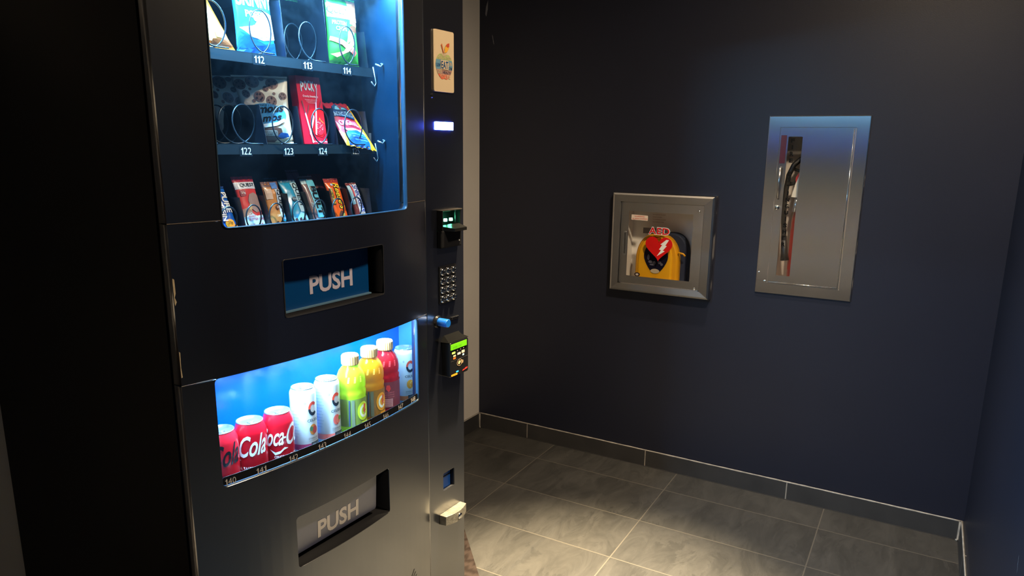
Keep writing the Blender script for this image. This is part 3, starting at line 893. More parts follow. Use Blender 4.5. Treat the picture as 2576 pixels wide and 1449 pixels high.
class Pack:
    """flow-wrapped pack: x from -1 to 1 across, y from 0 to 1 up its face"""
    def __init__(s, name, label, cat, ub, vb, zb, ut, vt, zt, wb, wt, thick, m, group=None, crimp=.07, wr=.0025, seed=0, yaw=0., sag=0., skew=0.):
        s.X = Vector((math.cos(yaw), -math.sin(yaw), 0)); s.b = Vector((ub, vb, zb)); s.t = Vector((ut, vt, zt)); s.wb, s.wt, s.th, s.cr, s.wr, s.seed, s.sag, s.skew = wb, wt, thick, crimp, wr, seed, sag, skew
        ax = (s.t - s.b).normalized(); s.n = s.X.cross(ax)
        if s.n.y > 0: s.n = -s.n
        s.n.normalize()
        s.root = local_thing(name, label, cat, ub, vb, zb, group); s.org = s.b.copy()
        bm = bmesh.new(); nx, ny = 22, 34
        rows = []
        for side in (1, -1):
            gr_ = [[bm.verts.new(s.pt(-1 + 2 * i / nx, j / ny, 0, side)) for i in range(nx + 1)] for j in range(ny + 1)]
            for j in range(ny):
                for i in range(nx):
                    q = (gr_[j][i], gr_[j][i + 1], gr_[j + 1][i + 1], gr_[j + 1][i])
                    bm.faces.new(q if side == 1 else q[::-1])
        bmesh.ops.remove_doubles(bm, verts=bm.verts, dist=1e-5)
        s.body = obj('wrapper', bm, m, s.root, s.org, smooth=True)

    def pt(s, x, y, o=0., side=1):
        y_ = max(0, min(1, y)); c = s.b.lerp(s.t, y_)
        w_ = (s.wb + (s.wt - s.wb) * y_) / 2 * (1 - .07 * math.sin(PI * y_))
        e_ = lambda d: max(0., min(1., (d - s.cr) / .2)) ** .55
        env = e_(y_) * e_(1 - y_)
        b_ = s.th / 2 * math.sqrt(max(0, 1 - min(1, abs(x)) ** 2.4)) * env
        wv_ = s.wr * noise.noise(Vector((x * 2.2 + s.seed, y_ * 5.5, s.seed * 3.1))) * (1 - min(1, abs(x)) ** 4) + s.wr * .5 * math.sin(x * 18 + s.seed) * max(0, 1 - env * 2.5) * (1 - min(1, abs(x)) ** 4)
        p = c + s.X * x * w_ + s.n * (side * b_ + wv_ + o)
        p.z -= s.sag * (1 - y_) * abs(x) ** 2 + s.skew * x * (1 - y_)
        return p

    def fn(s, x, y, o): return s.pt(x, y, o)

    def dec(s, name, bm, m, layer=1):
        return decal(name, bm, s.fn, m, s.body, s.org, (.18, .05), layer)

    def text(s, txt, x0, x1, y0, y1, m, down=False, layer=3, bold=.01, shear=0., slope=0., name='lettering'):
        return s.dec(name, fit(T(txt, bold, shear), x0, x1, y0, y1, down, slope), m, layer)

    def area(s, pts, m, layer=1, name='print'):
        return s.dec(name, poly(pts), m, layer)


def R4(x0, x1, y0, y1): return [(x0, y0), (x1, y0), (x1, y1), (x0, y1)]


shiny = dict(rough=.28, coat=.5)
# ---- top row of bags
bg = Pack('snack_bag', 'orange chip bag cut off by the left edge of the upper window', 'snack bag', .177, .096, 1.5985, .140, .140, 1.73, .118, .10, .030, flat(226, 120, 30, .3, .5), seed=1, crimp=.03, sag=-.0)
bg.area([(-.3, .08), (.95, .06), (.6, .33), (.0, .62), (-.6, .7), (-.7, .2)], flat(244, 186, 110), 1)
bg.area([(.1, .04), (.98, .05), (.85, .12), (.2, .10)], flat(120, 60, 20), 2)
bg.area([(.35, .12), (.62, .12), (.62, .2), (.35, .2)], flat(240, 200, 60), 3)
bg = Pack('snack_bag', 'sky blue popcorn bag with white lettering in the top row', 'snack bag', .2870, .0945, 1.5975, .2870, .110, 1.745, .096, .094, .024, flat(36, 128, 216, .3, .5), seed=2, crimp=.03)
bg.text('SKINNY', -.92, 1.0, .58, .78, WHITEP, layer=2, bold=.03, shear=.1)
bg.text('POPPED', -.6, .7, .44, .53, flat(215, 235, 250), layer=2, bold=.03)
bg.area([(-.9, .30), (-.2, .34), (.4, .55), (.9, .52), (.95, .2), (.2, .16), (-.4, .2)], flat(226, 236, 244), 1)
for i in range(9):
    x, y = -.25 + .9 * random.random(), .2 + .26 * random.random()
    bg.area(disc(x, y, .16, .045, 9), flat(240, 214 - 6 * i, 190 - 10 * i), 2)
bg.area([(-.98, .0), (.98, 0), (.95, .16), (.3, .12), (-.4, .2), (-.97, .26)], flat(18, 78, 176), 1)
bg = Pack('snack_bag', 'green protein chip bag with a white name band in the top row', 'snack bag', .5260, .0945, 1.5965, .5240, .100, 1.742, .097, .094, .024, flat(64, 160, 56, .3, .5), seed=3, crimp=.03)
bg.area(R4(-.99, .35, .68, .88), flat(228, 244, 232), 1)
bg.text('QUEST', -1.0, .25, .72, .84, flat(80, 190, 150), layer=2, bold=.01)
bg.area([(.35, .62), (.98, .6), (.98, .97), (.35, .97)], flat(196, 120, 84), 1)
for i in range(7): bg.area(disc(.45 + .45 * random.random(), .66 + .28 * random.random(), .12, .03, 8), flat(224, 160, 118) if i % 2 else flat(150, 82, 54), 2)
bg.text('PROTEIN', -.8, .1, .58, .64, flat(200, 240, 170), layer=2)
bg.text('CHIPS', -.6, .1, .50, .56, flat(200, 240, 170), layer=2)
bg.area([(.0, .30), (.55, .42), (.85, .60), (.60, .62), (.2, .5)], flat(168, 206, 110), 2)
bg.area([(.25, .52), (.85, .50), (.75, .60), (.4, .6)], flat(110, 60, 36), 3)
bg.area([(-.98, .34), (-.3, .29), (.3, .19), (.55, .14), (.75, .20), (.45, .28), (-.2, .36), (-.95, .40)], flat(236, 120, 100), 3)
bg.area([(-.95, .14), (-.2, .20), (.35, .38), (.62, .42), (.5, .32), (.1, .20), (-.6, .10)], flat(244, 134, 112), 4)
bg = Pack('snack_bag', 'small green bag hanging high behind the empty spiral', 'snack bag', .462, .20, 1.7350, .462, .21, 1.79, .062, .07, .02, flat(60, 150, 70, .3, .5), seed=6)

# ---- middle row
bg = Pack('snack_bag', 'red snack pouch at the left end of the middle row', 'snack bag', .118, .096, 1.4205, .105, .120, 1.515, .072, .066, .03, flat(196, 36, 44, .3, .5), seed=7, crimp=.04)
bg.area([(-.2, .15), (.5, .08), (.9, .2), (.1, .42)], flat(236, 150, 40), 1)
bg.area([(-.98, .45), (.98, .40), (.95, .92), (-.95, .92)], flat(150, 60, 90), 1)
bg.text('HOT FRIES', -.9, .95, .0, .05, WHITEP, layer=2)
CREAMP = flat(226, 218, 196, .3, .5)


def cookie_bag(label, ub, vb, ut, vt, full=True, seed=4):
    c = Pack('cookie_bag', label, 'cookie bag', ub, vb, 1.4215, ut, vt, 1.5595, .086, .112, .030, CREAMP, yaw=.72, seed=seed, crimp=.03, group='cookie bags')
    ck = [(-.78, .86, .22), (-.30, .90, .26), (.42, .88, .24), (-.66, .72, .16), (-.14, .68, .22), (.16, .80, .12), (.32, .62, .22), (.80, .70, .16), (.05, .95, .1), (-.4, .62, .07), (-.45, .79, .06), (.46, .73, .06)]
    for x, y, r in ck:
        c.area(disc(x, y, r, r * .36, 14), flat(126, 98, 88), 1, 'cookie_print')
        if r > .1:
            for q in range(5):
                a = q * 2.4 + x * 9; c.area(disc(x + r * .55 * math.cos(a), y + r * .2 * math.sin(a), r * .17, r * .07, 6), flat(54, 40, 42), 2, 'chip_print')
    if full:
        c.area(disc(.0, .42, .86, .165, 28), flat(72, 142, 184), 3)
        c.area([(-.85, .60), (-.60, .62), (-.40, .55), (-.5, .44), (-.8, .46)], flat(230, 226, 214), 3)
        c.text('SINCE 1975', -.28, .42, .545, .57, flat(30, 48, 70), layer=4)
        c.text('Famous', -.78, .80, .42, .54, INKBLK, layer=4, bold=.03, shear=.35, slope=.05)
        c.text('Amos', -.62, .66, .29, .40, INKBLK, layer=4, bold=.03, shear=.35, slope=.05)
        c.area([(-.8, .25), (.4, .31), (.75, .37), (.8, .33), (.4, .26), (-.7, .2)], flat(240, 240, 232), 4)
        c.area([(-.7, .18), (.3, .24), (.55, .22), (.6, .02), (-.8, .02)], flat(110, 74, 62), 3)
        c.area(rr(-.45, .35, .11, .19, .03), flat(176, 168, 158), 4)
        c.text('CHOCOLATE', -.42, .32, .150, .175, flat(60, 50, 48), layer=5)
        c.text('CHIP', -.2, .1, .118, .142, flat(60, 50, 48), layer=5)
        c.area([(.3, .10), (.5, .16), (.8, .15), (.85, .10), (.5, .07)], flat(40, 90, 160), 4)
        c.area([(.1, .02), (.95, .03), (.8, .08), (.3, .06)], flat(220, 190, 150), 4)
    return c


cookie_bag('cream cookie bag with blue oval behind the second spiral of the middle row', .3290, .115, .3210, .136)
cookie_bag('cookie bag mostly hidden behind the front cream cookie bag', .318, .190, .292, .205, False, 9)

# chocolate stick box
BX = (.3885, .4548, .1215, .0985)
box_root = local_thing('biscuit_box', 'red strawberry biscuit stick box standing in the middle row', 'biscuit box', .4217, .083, 1.4215)
org = Vector((.4217, .083, 1.4215))
RED = flat(200, 22, 42, .3, .4)
def bxp(x, y, o, d=0.):
    u = .3875 + .0675 * (x + 1) / 2; lean = .0185 * y
    return Vector((u, .083 + lean + d - o, 1.4215 + .1432 * y))
bm = bmesh.new()
vs = [bm.verts.new(bxp(x, y, 0, d)) for d in (0, .022) for y in (0, 1) for x in (-1, 1)]
for q in ((0, 1, 3, 2), (4, 6, 7, 5), (0, 2, 6, 4), (1, 5, 7, 3), (2, 3, 7, 6), (0, 4, 5, 1)): bm.faces.new([vs[i] for i in q])
bx = obj('carton', bm, RED, box_root, org)
def bxd(name, bm, m, layer): decal(name, bm, bxp, m, bx, org, None, layer)
for i, (ch, y) in enumerate(zip('POCKY', (.775, .79, .795, .785, .755))):
    bxd('lettering', fit(T(ch, .03), -.72 + .29 * i, -.47 + .29 * i, y, y + .145), flat(190, 200, 206), 2)
bxd('lettering', fit(T('Crunchy Strawberry', .008), -.62, .66, .685, .725), WHITEP, 2)
for i, (s, a, b_) in enumerate((('STRAWBERRY CREAM COVERED', -.5, .55), ('COCOA BISCUIT STICKS', -.4, .45), ('NATURALLY FLAVORED', -.3, .35))):
    bxd('lettering', fit(T(s, 0), a, b_, .65 - .022 * i, .662 - .022 * i), flat(228, 190, 196), 2)
bxd('strawberry_print', poly([(-.45, .44), (-.1, .52), (.4, .54), (.95, .50), (.97, .18), (.6, .1), (.0, .14), (-.4, .26)]), flat(226, 16, 24), 1)
bxd('strawberry_print', poly(disc(.45, .25, .42, .115, 22)), flat(196, 30, 44), 2)
for i in range(26):
    a = random.random() * 6.28; r = random.random() ** .5
    bxd('seed_print', poly(disc(.42 + .33 * r * math.cos(a), .27 + .085 * r * math.sin(a), .018, .005, 5)), flat(244, 210, 190), 3)
bxd('leaf_print', poly([(.35, .36), (.55, .37), (.9, .30), (.62, .345), (.5, .40), (.5, .365)]), flat(224, 170, 50), 4)
def stick(x0, y0, x1, y1, w_, c, l=3):
    d = Vector((x1 - x0, (y1 - y0) * 2.1)).normalized(); nx_, ny_ = -d.y * w_, d.x * w_ / 2.1
    bxd('stick_print', poly([(x0 - nx_, y0 - ny_), (x0 + nx_, y0 + ny_), (x1 + nx_, y1 + ny_), (x1 - nx_, y1 - ny_)]), flat(*c), l)
stick(-.62, .46, -.25, .02, .055, (226, 170, 190)); stick(-.78, .64, -.60, .44, .03, (110, 60, 50))
stick(.38, .62, .05, .14, .055, (226, 178, 196), 4); stick(.62, .84, .40, .60, .035, (196, 150, 170))
stick(-.45, .14, .06, .42, .05, (228, 180, 200), 4); stick(-.25, .58, -.45, .44, .02, (100, 56, 44))
stick(.85, .66, .65, .55, .02, (120, 60, 56))
bxd('lettering', fit(T('NET WT. 2.47 OZ (70G)', .01), -.35, .92, .02, .045), WHITEP, 4)

# jerky bag tips forward over the tray edge
jb = Pack('jerky_bag', 'red and yellow jerky bag leaning over the tray edge at the right end', 'jerky bag', .5375, .058, 1.4120, .527, .134, 1.5150, .098, .080, .020, flat(176, 40, 58, .35, .3), seed=5, crimp=.02, wr=.004, skew=.007)
jb.area([(-1, 0), (1, 0), (1, .95), (.72, .9), (.62, .6), (.64, .40), (.60, .15), (.3, .02), (-.3, .03), (-.75, .22), (-1, .34)], flat(238, 186, 30), 1)
jb.area([(-.80, .02), (.55, .0), (.68, .12), (.60, .26), (.2, .34), (-.5, .34), (-.8, .24)], flat(20, 90, 190), 2)
jb.area([(-.8, .36), (.55, .36), (.66, .26), (.2, .33), (-.6, .30)], flat(160, 170, 176), 3)
jb.area([(-.98, .64), (.62, .60), (.64, .74), (-.98, .78)], flat(24, 70, 120), 3)
jb.text('PACIFIC GOLD', -.95, .60, .635, .735, flat(150, 190, 220), layer=4, bold=.02)
jb.text('ORIGINAL', -.85, .5, .42, .54, flat(222, 120, 150), layer=4, bold=.03)
jb.area([(-.7, .78), (-.55, .88), (-.2, .94), (.15, .91), (.4, .82), (.42, .76)], flat(28, 84, 130), 3)
jb.area([(-.55, .79), (-.4, .86), (-.1, .90), (.15, .86), (.28, .78)], flat(110, 186, 220), 4)
jb.area([(-.2, .79), (-.1, .79), (.02, .88), (-.06, .89)], flat(170, 40, 50), 5); jb.area([(-.28, .885), (-.2, .83), (.2, .85), (.2, .865), (-.16, .85)], flat(170, 40, 50), 5)
for k, s in enumerate(('NO NITRATES ADDED', 'MSG FREE 10G PROTEIN', 'GLUTEN FREE')):
    jb.text(s, -.5 + .06 * k, .5, .22 - .05 * k, .245 - .05 * k, flat(120, 190, 230), layer=4)

# ---- bars in the bottom row
def bar(name, label, cat, uL, uR, zt, vt, m, seed, group=None, vb=.087, th=.014, dx=0., **k):
    uL += .006; uR += .006
    return Pack(name, label, cat, (uL + uR) / 2 + dx, vb, 1.2445, (uL + uR) / 2, vt, zt, uR - uL, uR - uL, th, m, group, crimp=.05, wr=.0015, seed=seed, **k)


G1 = 'bars in the bottom row'
q = bar('protein_bar', 'bright blue protein bar cut off by the left edge of the window', 'protein bar', .160, .2048, 1.336, .1305, flat(20, 96, 196, .3, .5), 1, G1)
q.text('PURE', .15, .85, .42, .86, WHITEP, True, bold=.03); q.text('PROTEIN', -.5, .05, .25, .86, WHITEP, True, bold=.03)
q.area(disc(.15, .20, .5, .09, 18), flat(240, 150, 40), 2); q.area(disc(.62, .10, .42, .075, 18), flat(240, 130, 50), 3)
q.text('20g', -.1, .45, .17, .24, flat(90, 50, 10), layer=4); q.text('2g', .45, .8, .08, .13, flat(90, 50, 10), layer=4)
q.area([(-.6, .02), (.1, .02), (.0, .08), (-.4, .07)], flat(120, 80, 60), 3)

q = bar('protein_bar', 'red topped protein bar with a grey name band and peanut butter cup picture', 'protein bar', .2195, .2719, 1.3545, .1255, flat(214, 60, 60, .3, .5), 2, G1)
q.area(R4(-1, 1, .90, 1.0), flat(170, 24, 60), 1); q.area(R4(-.98, .98, .76, .89), flat(206, 214, 232), 1)
q.text('QUEST', -.55, .85, .79, .865, INKBLK, bold=.01)
q.area(rr(-.75, -.25, .63, .74, .05), flat(150, 40, 60), 2); q.text('21g', -.68, -.32, .66, .71, WHITEP, layer=4)
q.area([(-.1, .40), (-.2, .55), (.05, .66), (.5, .69), (.9, .64), (.97, .36), (.3, .32)], flat(156, 128, 124), 2)
q.area([(-.9, .40), (-.1, .44), (-.1, .30), (-.95, .26)], flat(170, 140, 128), 2)
q.area([(-.30, .36), (-.05, .39), (.0, .47), (-.15, .49), (-.38, .42)], flat(206, 176, 128), 3)
q.area([(-.98, .0), (.98, .0), (.98, .28), (.2, .26), (-.3, .34), (-.6, .28), (-.98, .26)], flat(200, 226, 236), 2)
q.text('PEANUT', -.6, .1, .24, .275, flat(176, 40, 60)); q.text('BUTTER CUPS', -.6, .9, .185, .225, flat(176, 40, 60), bold=.02)
q.text('11g', -.5, -.1, .10, .145, flat(176, 40, 60)); q.text('1g', .4, .7, .10, .145, flat(176, 40, 60)); q.text('NET WT 1.48 OZ', -.5, .8, .05, .07, flat(120, 60, 90))

q = bar('protein_bar', 'tan orange protein bar with a white side band and cookie crumbs', 'protein bar', .2830, .3272, 1.3420, .1150, flat(200, 134, 74, .3, .5), 3, G1)
q.area(R4(-1, 1, .88, 1.0), flat(104, 74, 76), 1); q.area([(.0, .84), (.75, .84), (.8, .98), (.1, .98)], flat(76, 130, 206), 2)
q.area(R4(.28, .97, .22, .83), flat(186, 204, 226), 2); q.text('QUEST', .36, .88, .30, .82, INKBLK, True, bold=.02)
q.area([(-.9, .62), (-.2, .62), (-.1, .84), (-.9, .84)], flat(206, 176, 156), 2); q.area(disc(.05, .44, .22, .05, 14), flat(110, 60, 40), 3); q.text('20g', -.08, .2, .42, .46, flat(240, 210, 180), layer=4)
q.text('CHIP', -.2, .2, .24, .29, flat(240, 226, 200), layer=4)
q.area(disc(.68, .20, .34, .07, 14), flat(30, 160, 206), 3); q.text('10', .5, .86, .17, .23, WHITEP, layer=4)
q.area([(-.6, .08), (-.2, .16), (.05, .10), (-.1, .04), (-.45, .03)], flat(84, 52, 40), 3)
for i in range(5): q.area([(.1 + .15 * i, .0), (.18 + .15 * i, .0), (.3 + .12 * i, .10), (.2 + .12 * i, .10)], flat(110, 80, 70) if i % 2 else flat(225, 215, 205), 3)

q = bar('protein_bar', 'light blue protein bar with a diagonal end flap and drizzled bar picture', 'protein bar', .3430, .3906, 1.3430, .1325, flat(34, 150, 196, .3, .5), 4, G1)
q.area(R4(.18, .97, .28, .93), flat(170, 206, 226), 2); q.text('QUEST', .28, .88, .38, .92, INKBLK, True, bold=.02)
q.area(R4(-1, 1, .93, 1.0), flat(70, 130, 160), 1); q.area(disc(-.1, .56, .26, .05, 14), flat(20, 60, 90), 3); q.text('21g', -.28, .1, .54, .58, flat(170, 210, 230), layer=4)
q.area([(-.9, .0), (.97, 0), (.97, .2), (.1, .28), (-.4, .16), (-.9, .26)], flat(150, 214, 232), 2)
for i in range(3): q.area([(-.75 + .48 * i, .0), (-.40 + .48 * i, .0), (-.35 + .48 * i, .10), (-.45 + .48 * i, .17), (-.68 + .48 * i, .15)], flat(70, 54, 64), 3)

q = bar('protein_bar', 'pale blue protein bar with big black rotated lettering', 'protein bar', .4010, .4422, 1.3500, .1345, flat(120, 96, 100, .3, .5), 5, G1)
q.area(rr(-.3, .9, .12, .90, .08), flat(96, 186, 216), 2); q.text('BUILT', -.15, .75, .16, .76, INKBLK, True, bold=.05)
q.area(R4(-.95, .1, .82, .93), flat(150, 190, 206), 1); q.area([(-.9, .0), (.2, .0), (.2, .1), (-.5, .12)], flat(150, 170, 180), 2)
q.text('PUFF', -.75, -.42, .30, .42, flat(140, 190, 210), True)

q = bar('candy_bar', 'orange candy bar with yellow script lettering', 'candy bar', .4665, .5111, 1.3425, .1240, flat(236, 92, 16, .3, .5), 6, G1)
q.area(R4(-1, 1, .90, 1.0), flat(150, 44, 50), 1)
for (dx_, m_, l_) in ((.0, INKBLK, 2), (.0, flat(244, 214, 30), 3)):
    q.text("Reese's", -.1 - (.06 if l_ == 2 else 0), .72 + (.06 if l_ == 2 else 0), .26, .88, m_, True, layer=l_, bold=.05 if l_ == 2 else .01, shear=.3)
q.area(R4(-.82, -.46, .38, .76), flat(40, 22, 12), 2); q.text('PEANUT BUTTER CUPS', -.75, -.53, .40, .75, flat(244, 214, 30), True, layer=4)
q.area(disc(-.3, .84, .18, .03, 12), flat(180, 190, 210), 3)
q.area([(-.35, .0), (.4, 0), (.45, .18), (-.1, .24), (-.35, .16)], flat(92, 50, 32), 2); q.area([(.0, .0), (.42, .0), (.38, .17), (.05, .18)], flat(214, 180, 84), 3)

q = bar('candy_bar', 'brown candy bar with blue and white block lettering at the right end', 'candy bar', .5350, .5709, 1.3300, .1225, flat(112, 44, 40, .3, .5), 7, G1)
q.area([(-.35, .14), (.9, .10), (.95, .96), (-.2, .96)], flat(226, 232, 240), 1); q.area([(-.2, .17), (.78, .14), (.82, .94), (-.05, .94)], flat(214, 224, 238), 2)
q.text('SNICKERS', -.1, .74, .18, .92, flat(24, 60, 170), True, bold=.02, shear=.12)
q.area([(-.5, .6), (-.28, .6), (-.2, .95), (-.45, .95)], flat(200, 50, 70), 3)
q.area([(-.95, .40), (-.55, .40), (-.5, .92), (-.95, .92)], flat(110, 170, 200), 2)
q.area([(.1, .0), (.9, .0), (.85, .09), (.2, .11)], flat(214, 170, 110), 3)

G2 = 'bars waiting behind the front bars'
for lab, c, uL, uR, zt, seed in (('dull red wrapper peeking out behind the orange candy bar', (120, 30, 34), .4570, .4980, 1.352, 11), ('teal wrapper peeking out behind the light blue protein bar', (30, 96, 130), .3300, .3700, 1.347, 12),
                                 ('mauve wrapper end peeking out behind the black lettered bar', (110, 86, 110), .3930, .4300, 1.363, 13), ('dark wrapper peeking out behind the blue and white lettered bar', (60, 44, 60), .5300, .5650, 1.345, 14),
                                 ('mauve wrapper peeking out behind the red topped bar', (96, 56, 96), .2050, .2450, 1.346, 15)):
    bar('wrapped_bar', lab, 'snack bar', uL, uR, zt, .165, flat(*c), seed, G2, vb=.122)


# ---- cans
def can(label, u, v, kind, group):
    slim = kind != 'coke' and kind != 'zero'
    r, h = (.0290, .1560) if slim else (.0331, .1230)
    z0 = .7365
    rl = .0262 if not slim else .0245
    root = local_thing('drink_can', label, 'drink can', u, v, z0, group); org = Vector((u, v, z0))
    body = [(0, .004), (r * .70, .0), (r * .78, .0025), (r - .001, .012), (r, .016), (r, h - .024 if not slim else h - .014)]
    neck = [(r * .985, h - .018 if not slim else h - .010), (rl + .001, h - .004), (rl, h - .002)]
    cols = dict(coke=(206, 10, 30), zero=(214, 24, 40)).get(kind, (224, 230, 234))
    bm = lathe(body + neck, u, v, z0, 48)
    bd = obj('can_body', bm, flat(*[int(c_ * .93) for c_ in cols], .28, .6), root, org, smooth=True)
    lid = obj('can_lid', lathe([(rl, h - .002), (rl + .0009, h - .0005), (rl + .0004, h + .0006), (rl - .0012, h), (rl - .0022, h - .0045), (rl * .3, h - .0040), (0, h - .0040)], u, v, z0, 40), ALU, root, org, smooth=True)
    bm = plate2d([disc(u, v - .006, .0075, .0115, 18), disc(u, v - .010, .0042, .0045, 12)], .001)
    for x in bm.verts: x.co.z += z0 + h - .0030
    obj('pull_tab', bm, ALU, lid, org)

    def fn(x, y, o):   # x in degrees round the can, 0 = towards the glass
        a = math.radians(x + dict(orange=-28, mango=-7, kiwi=-8).get(kind, 0)); rr_ = r + .0002 + o
        return Vector((u + rr_ * math.sin(a), v - rr_ * math.cos(a), z0 + y))

    def D(name, bm, m, layer=1): decal(name, bm, fn, m, bd, org, (6, 0), layer)

    def Tx(s, x0, x1, y0, y1, m, layer=2, **k):
        sl = k.pop('slope', 0); D('lettering', fit(T(s, **k), x0, x1, y0, y1, slope=sl), m, layer)
    if kind in ('coke', 'zero'):
        off = dict(coke=0, zero=-10)[kind]
        off += CO.get(label, 0)
        ink = WHITEP if kind == 'coke' else INKBLK
        # flowing script built of two words and a ribbon
        Tx('Coca', off - 100, off - 8, .052, .094, ink, shear=.45, bold=.015, slope=.004)
        Tx('Cola', off + 0, off + 100, .052, .098, ink, shear=.45, bold=.015, slope=.006)
        D('lettering', poly([(off - 10, .070), (off - 1, .070), (off - 1, .074), (off - 10, .074)]), ink, 2)
        rib = [(off - 60, .047), (off - 40, .040), (off - 22, .043), (off - 8, .050), (off + 6, .047), (off - 10, .0445), (off - 24, .037), (off - 42, .034)]
        D('ribbon_print', poly(rib), ink, 2)
        rib = [(off - 62, .100), (off - 40, .104), (off + 30, .098), (off + 60, .104), (off + 64, .100), (off + 30, .094), (off - 38, .0985)]
        if kind == 'coke':
            Tx('ORIGINAL TASTE', off - 45, off + 45, .027, .0325, WHITEP, bold=.01)
            Tx('All', off - 42, off - 30, .019, .0235, WHITEP); Tx('Access.', off - 50, off - 20, .0125, .0175, WHITEP); Tx('Pass.', off - 46, off - 24, .006, .011, WHITEP)
            D('panel_print', poly(rr(off + 8, off + 26, .004, .024, .002)), flat(226, 150, 160), 2)
        else:
            Tx('ZERO SUGAR', off - 40, off + 45, .030, .0365, INKBLK)
    else:
        D('name_mark', plate2d([[(a_[0], a_[1]) for a_ in
             [(8 + 22 * math.cos(t), .110 + .0165 * math.sin(t)) for t in [math.radians(40 + 280 * i / 18) for i in range(10)]] +
             [(8 + 12 * math.cos(t), .110 + .0090 * math.sin(t)) for t in [math.radians(40 + 280 * i / 18) for i in range(9, -1, -1)]]]]), flat(214, 66, 40), 2)
        D('name_mark', plate2d([[(a_[0], a_[1]) for a_ in
             [(8 + 22 * math.cos(t), .110 + .0165 * math.sin(t)) for t in [math.radians(40 + 280 * i / 18) for i in range(9, 19)]] +
             [(8 + 12 * math.cos(t), .110 + .0090 * math.sin(t)) for t in [math.radians(40 + 280 * i / 18) for i in range(18, 8, -1)]]]]), flat(30, 34, 44), 2)
        D('ring_mark', plate2d([disc(-26, .1245, 4, .0024, 14), disc(-26, .1245, 2.6, .0016, 14)]), flat(60, 80, 96), 2)
        Tx('CELSIUS', -20, 44, .0800, .0865, INKBLK, bold=.01)
        Tx('SPARKLING', -18, 34, .0385, .0430, flat(110, 116, 124)); Tx('WITH NATURAL FLAVORS', -18, 28, .0345, .0365, flat(130, 136, 140))
        fr = dict(mango=((196, 120, 40), (186, 60, 50), (60, 96, 60)), kiwi=((214, 92, 80), (226, 120, 96), (110, 150, 50)), orange=((240, 150, 40), (250, 200, 110), (240, 150, 40)))[kind]
        D('fruit_print', poly(disc(6, .0610, 18, .0125, 20)), flat(*fr[0]), 2); D('fruit_print', poly(disc(14, .0600, 12, .0090, 20)), flat(*fr[1]), 3)
        D('fruit_print', poly(disc(-4 if kind != 'kiwi' else 22, .0640, 8, .0055, 14)), flat(*fr[2]), 4)
        if kind == 'orange':
            for i in range(5): D('fruit_print', poly([(14, .0600), (14 + 10 * math.cos(i * 1.25), .060 + .0075 * math.sin(i * 1.25)), (14 + 10 * math.cos(i * 1.25 + .9), .060 + .0075 * math.sin(i * 1.25 + .9))]), flat(240, 140, 30), 5)
        D('info_box', poly([(-6, .0160), (44, .0160), (44, .0310), (-6, .0310)]), flat(20, 26, 34), 2)
        for i in range(3): Tx('ESSENTIAL ENERGY', -2, 40, .0265 - .0045 * i, .0290 - .0045 * i, flat(170, 180, 190), 3)
        band = dict(mango=(150, 50, 90), kiwi=(226, 110, 100), orange=(210, 110, 60))[kind]
        D('flavour_band', poly([(-100, .0160), (-6, .0160), (-6, .0290), (-100, .0290)]), flat(*band), 2)
        D('base_band', poly([(-110, .0025 + .012), (60, .0145), (60, .0155), (-110, .0155)]), flat(150, 190, 210), 2)
        for i in range(13): Tx('nutrition facts'[: 8 + (i * 5) % 7], -88, -62 + (i * 7) % 12, .136 - .0075 * i, .139 - .0075 * i, flat(120, 150, 170))
    return root


CO = {}
L0, L1_, L2_ = 'red cola can with black script at the left edge of the lower window', 'red cola can with white script, second from the left in the lower window', 'red cola can with white script standing next to the white slim cans'
CO[L0] = -60; CO[L1_] = -80; CO[L2_] = -12
GC, GS, GB = 'cola cans in the lower window', 'white slim cans in the lower window', 'sports drink bottles in the lower window'
can(L0, .1150, .0660, 'zero', GC)
can(L1_, .1810, .0600, 'coke', GC)
can(L2_, .2500, .0570, 'coke', GC)
can('white slim can with a mango picture beside the cola can', .3240, .0590, 'mango', GS)
can('white slim can with a pink and green fruit picture beside the yellow bottle', .3960, .0590, 'kiwi', GS)
can('white slim can with an orange slice picture beside the red bottle', .6950, .0800, 'orange', GS)


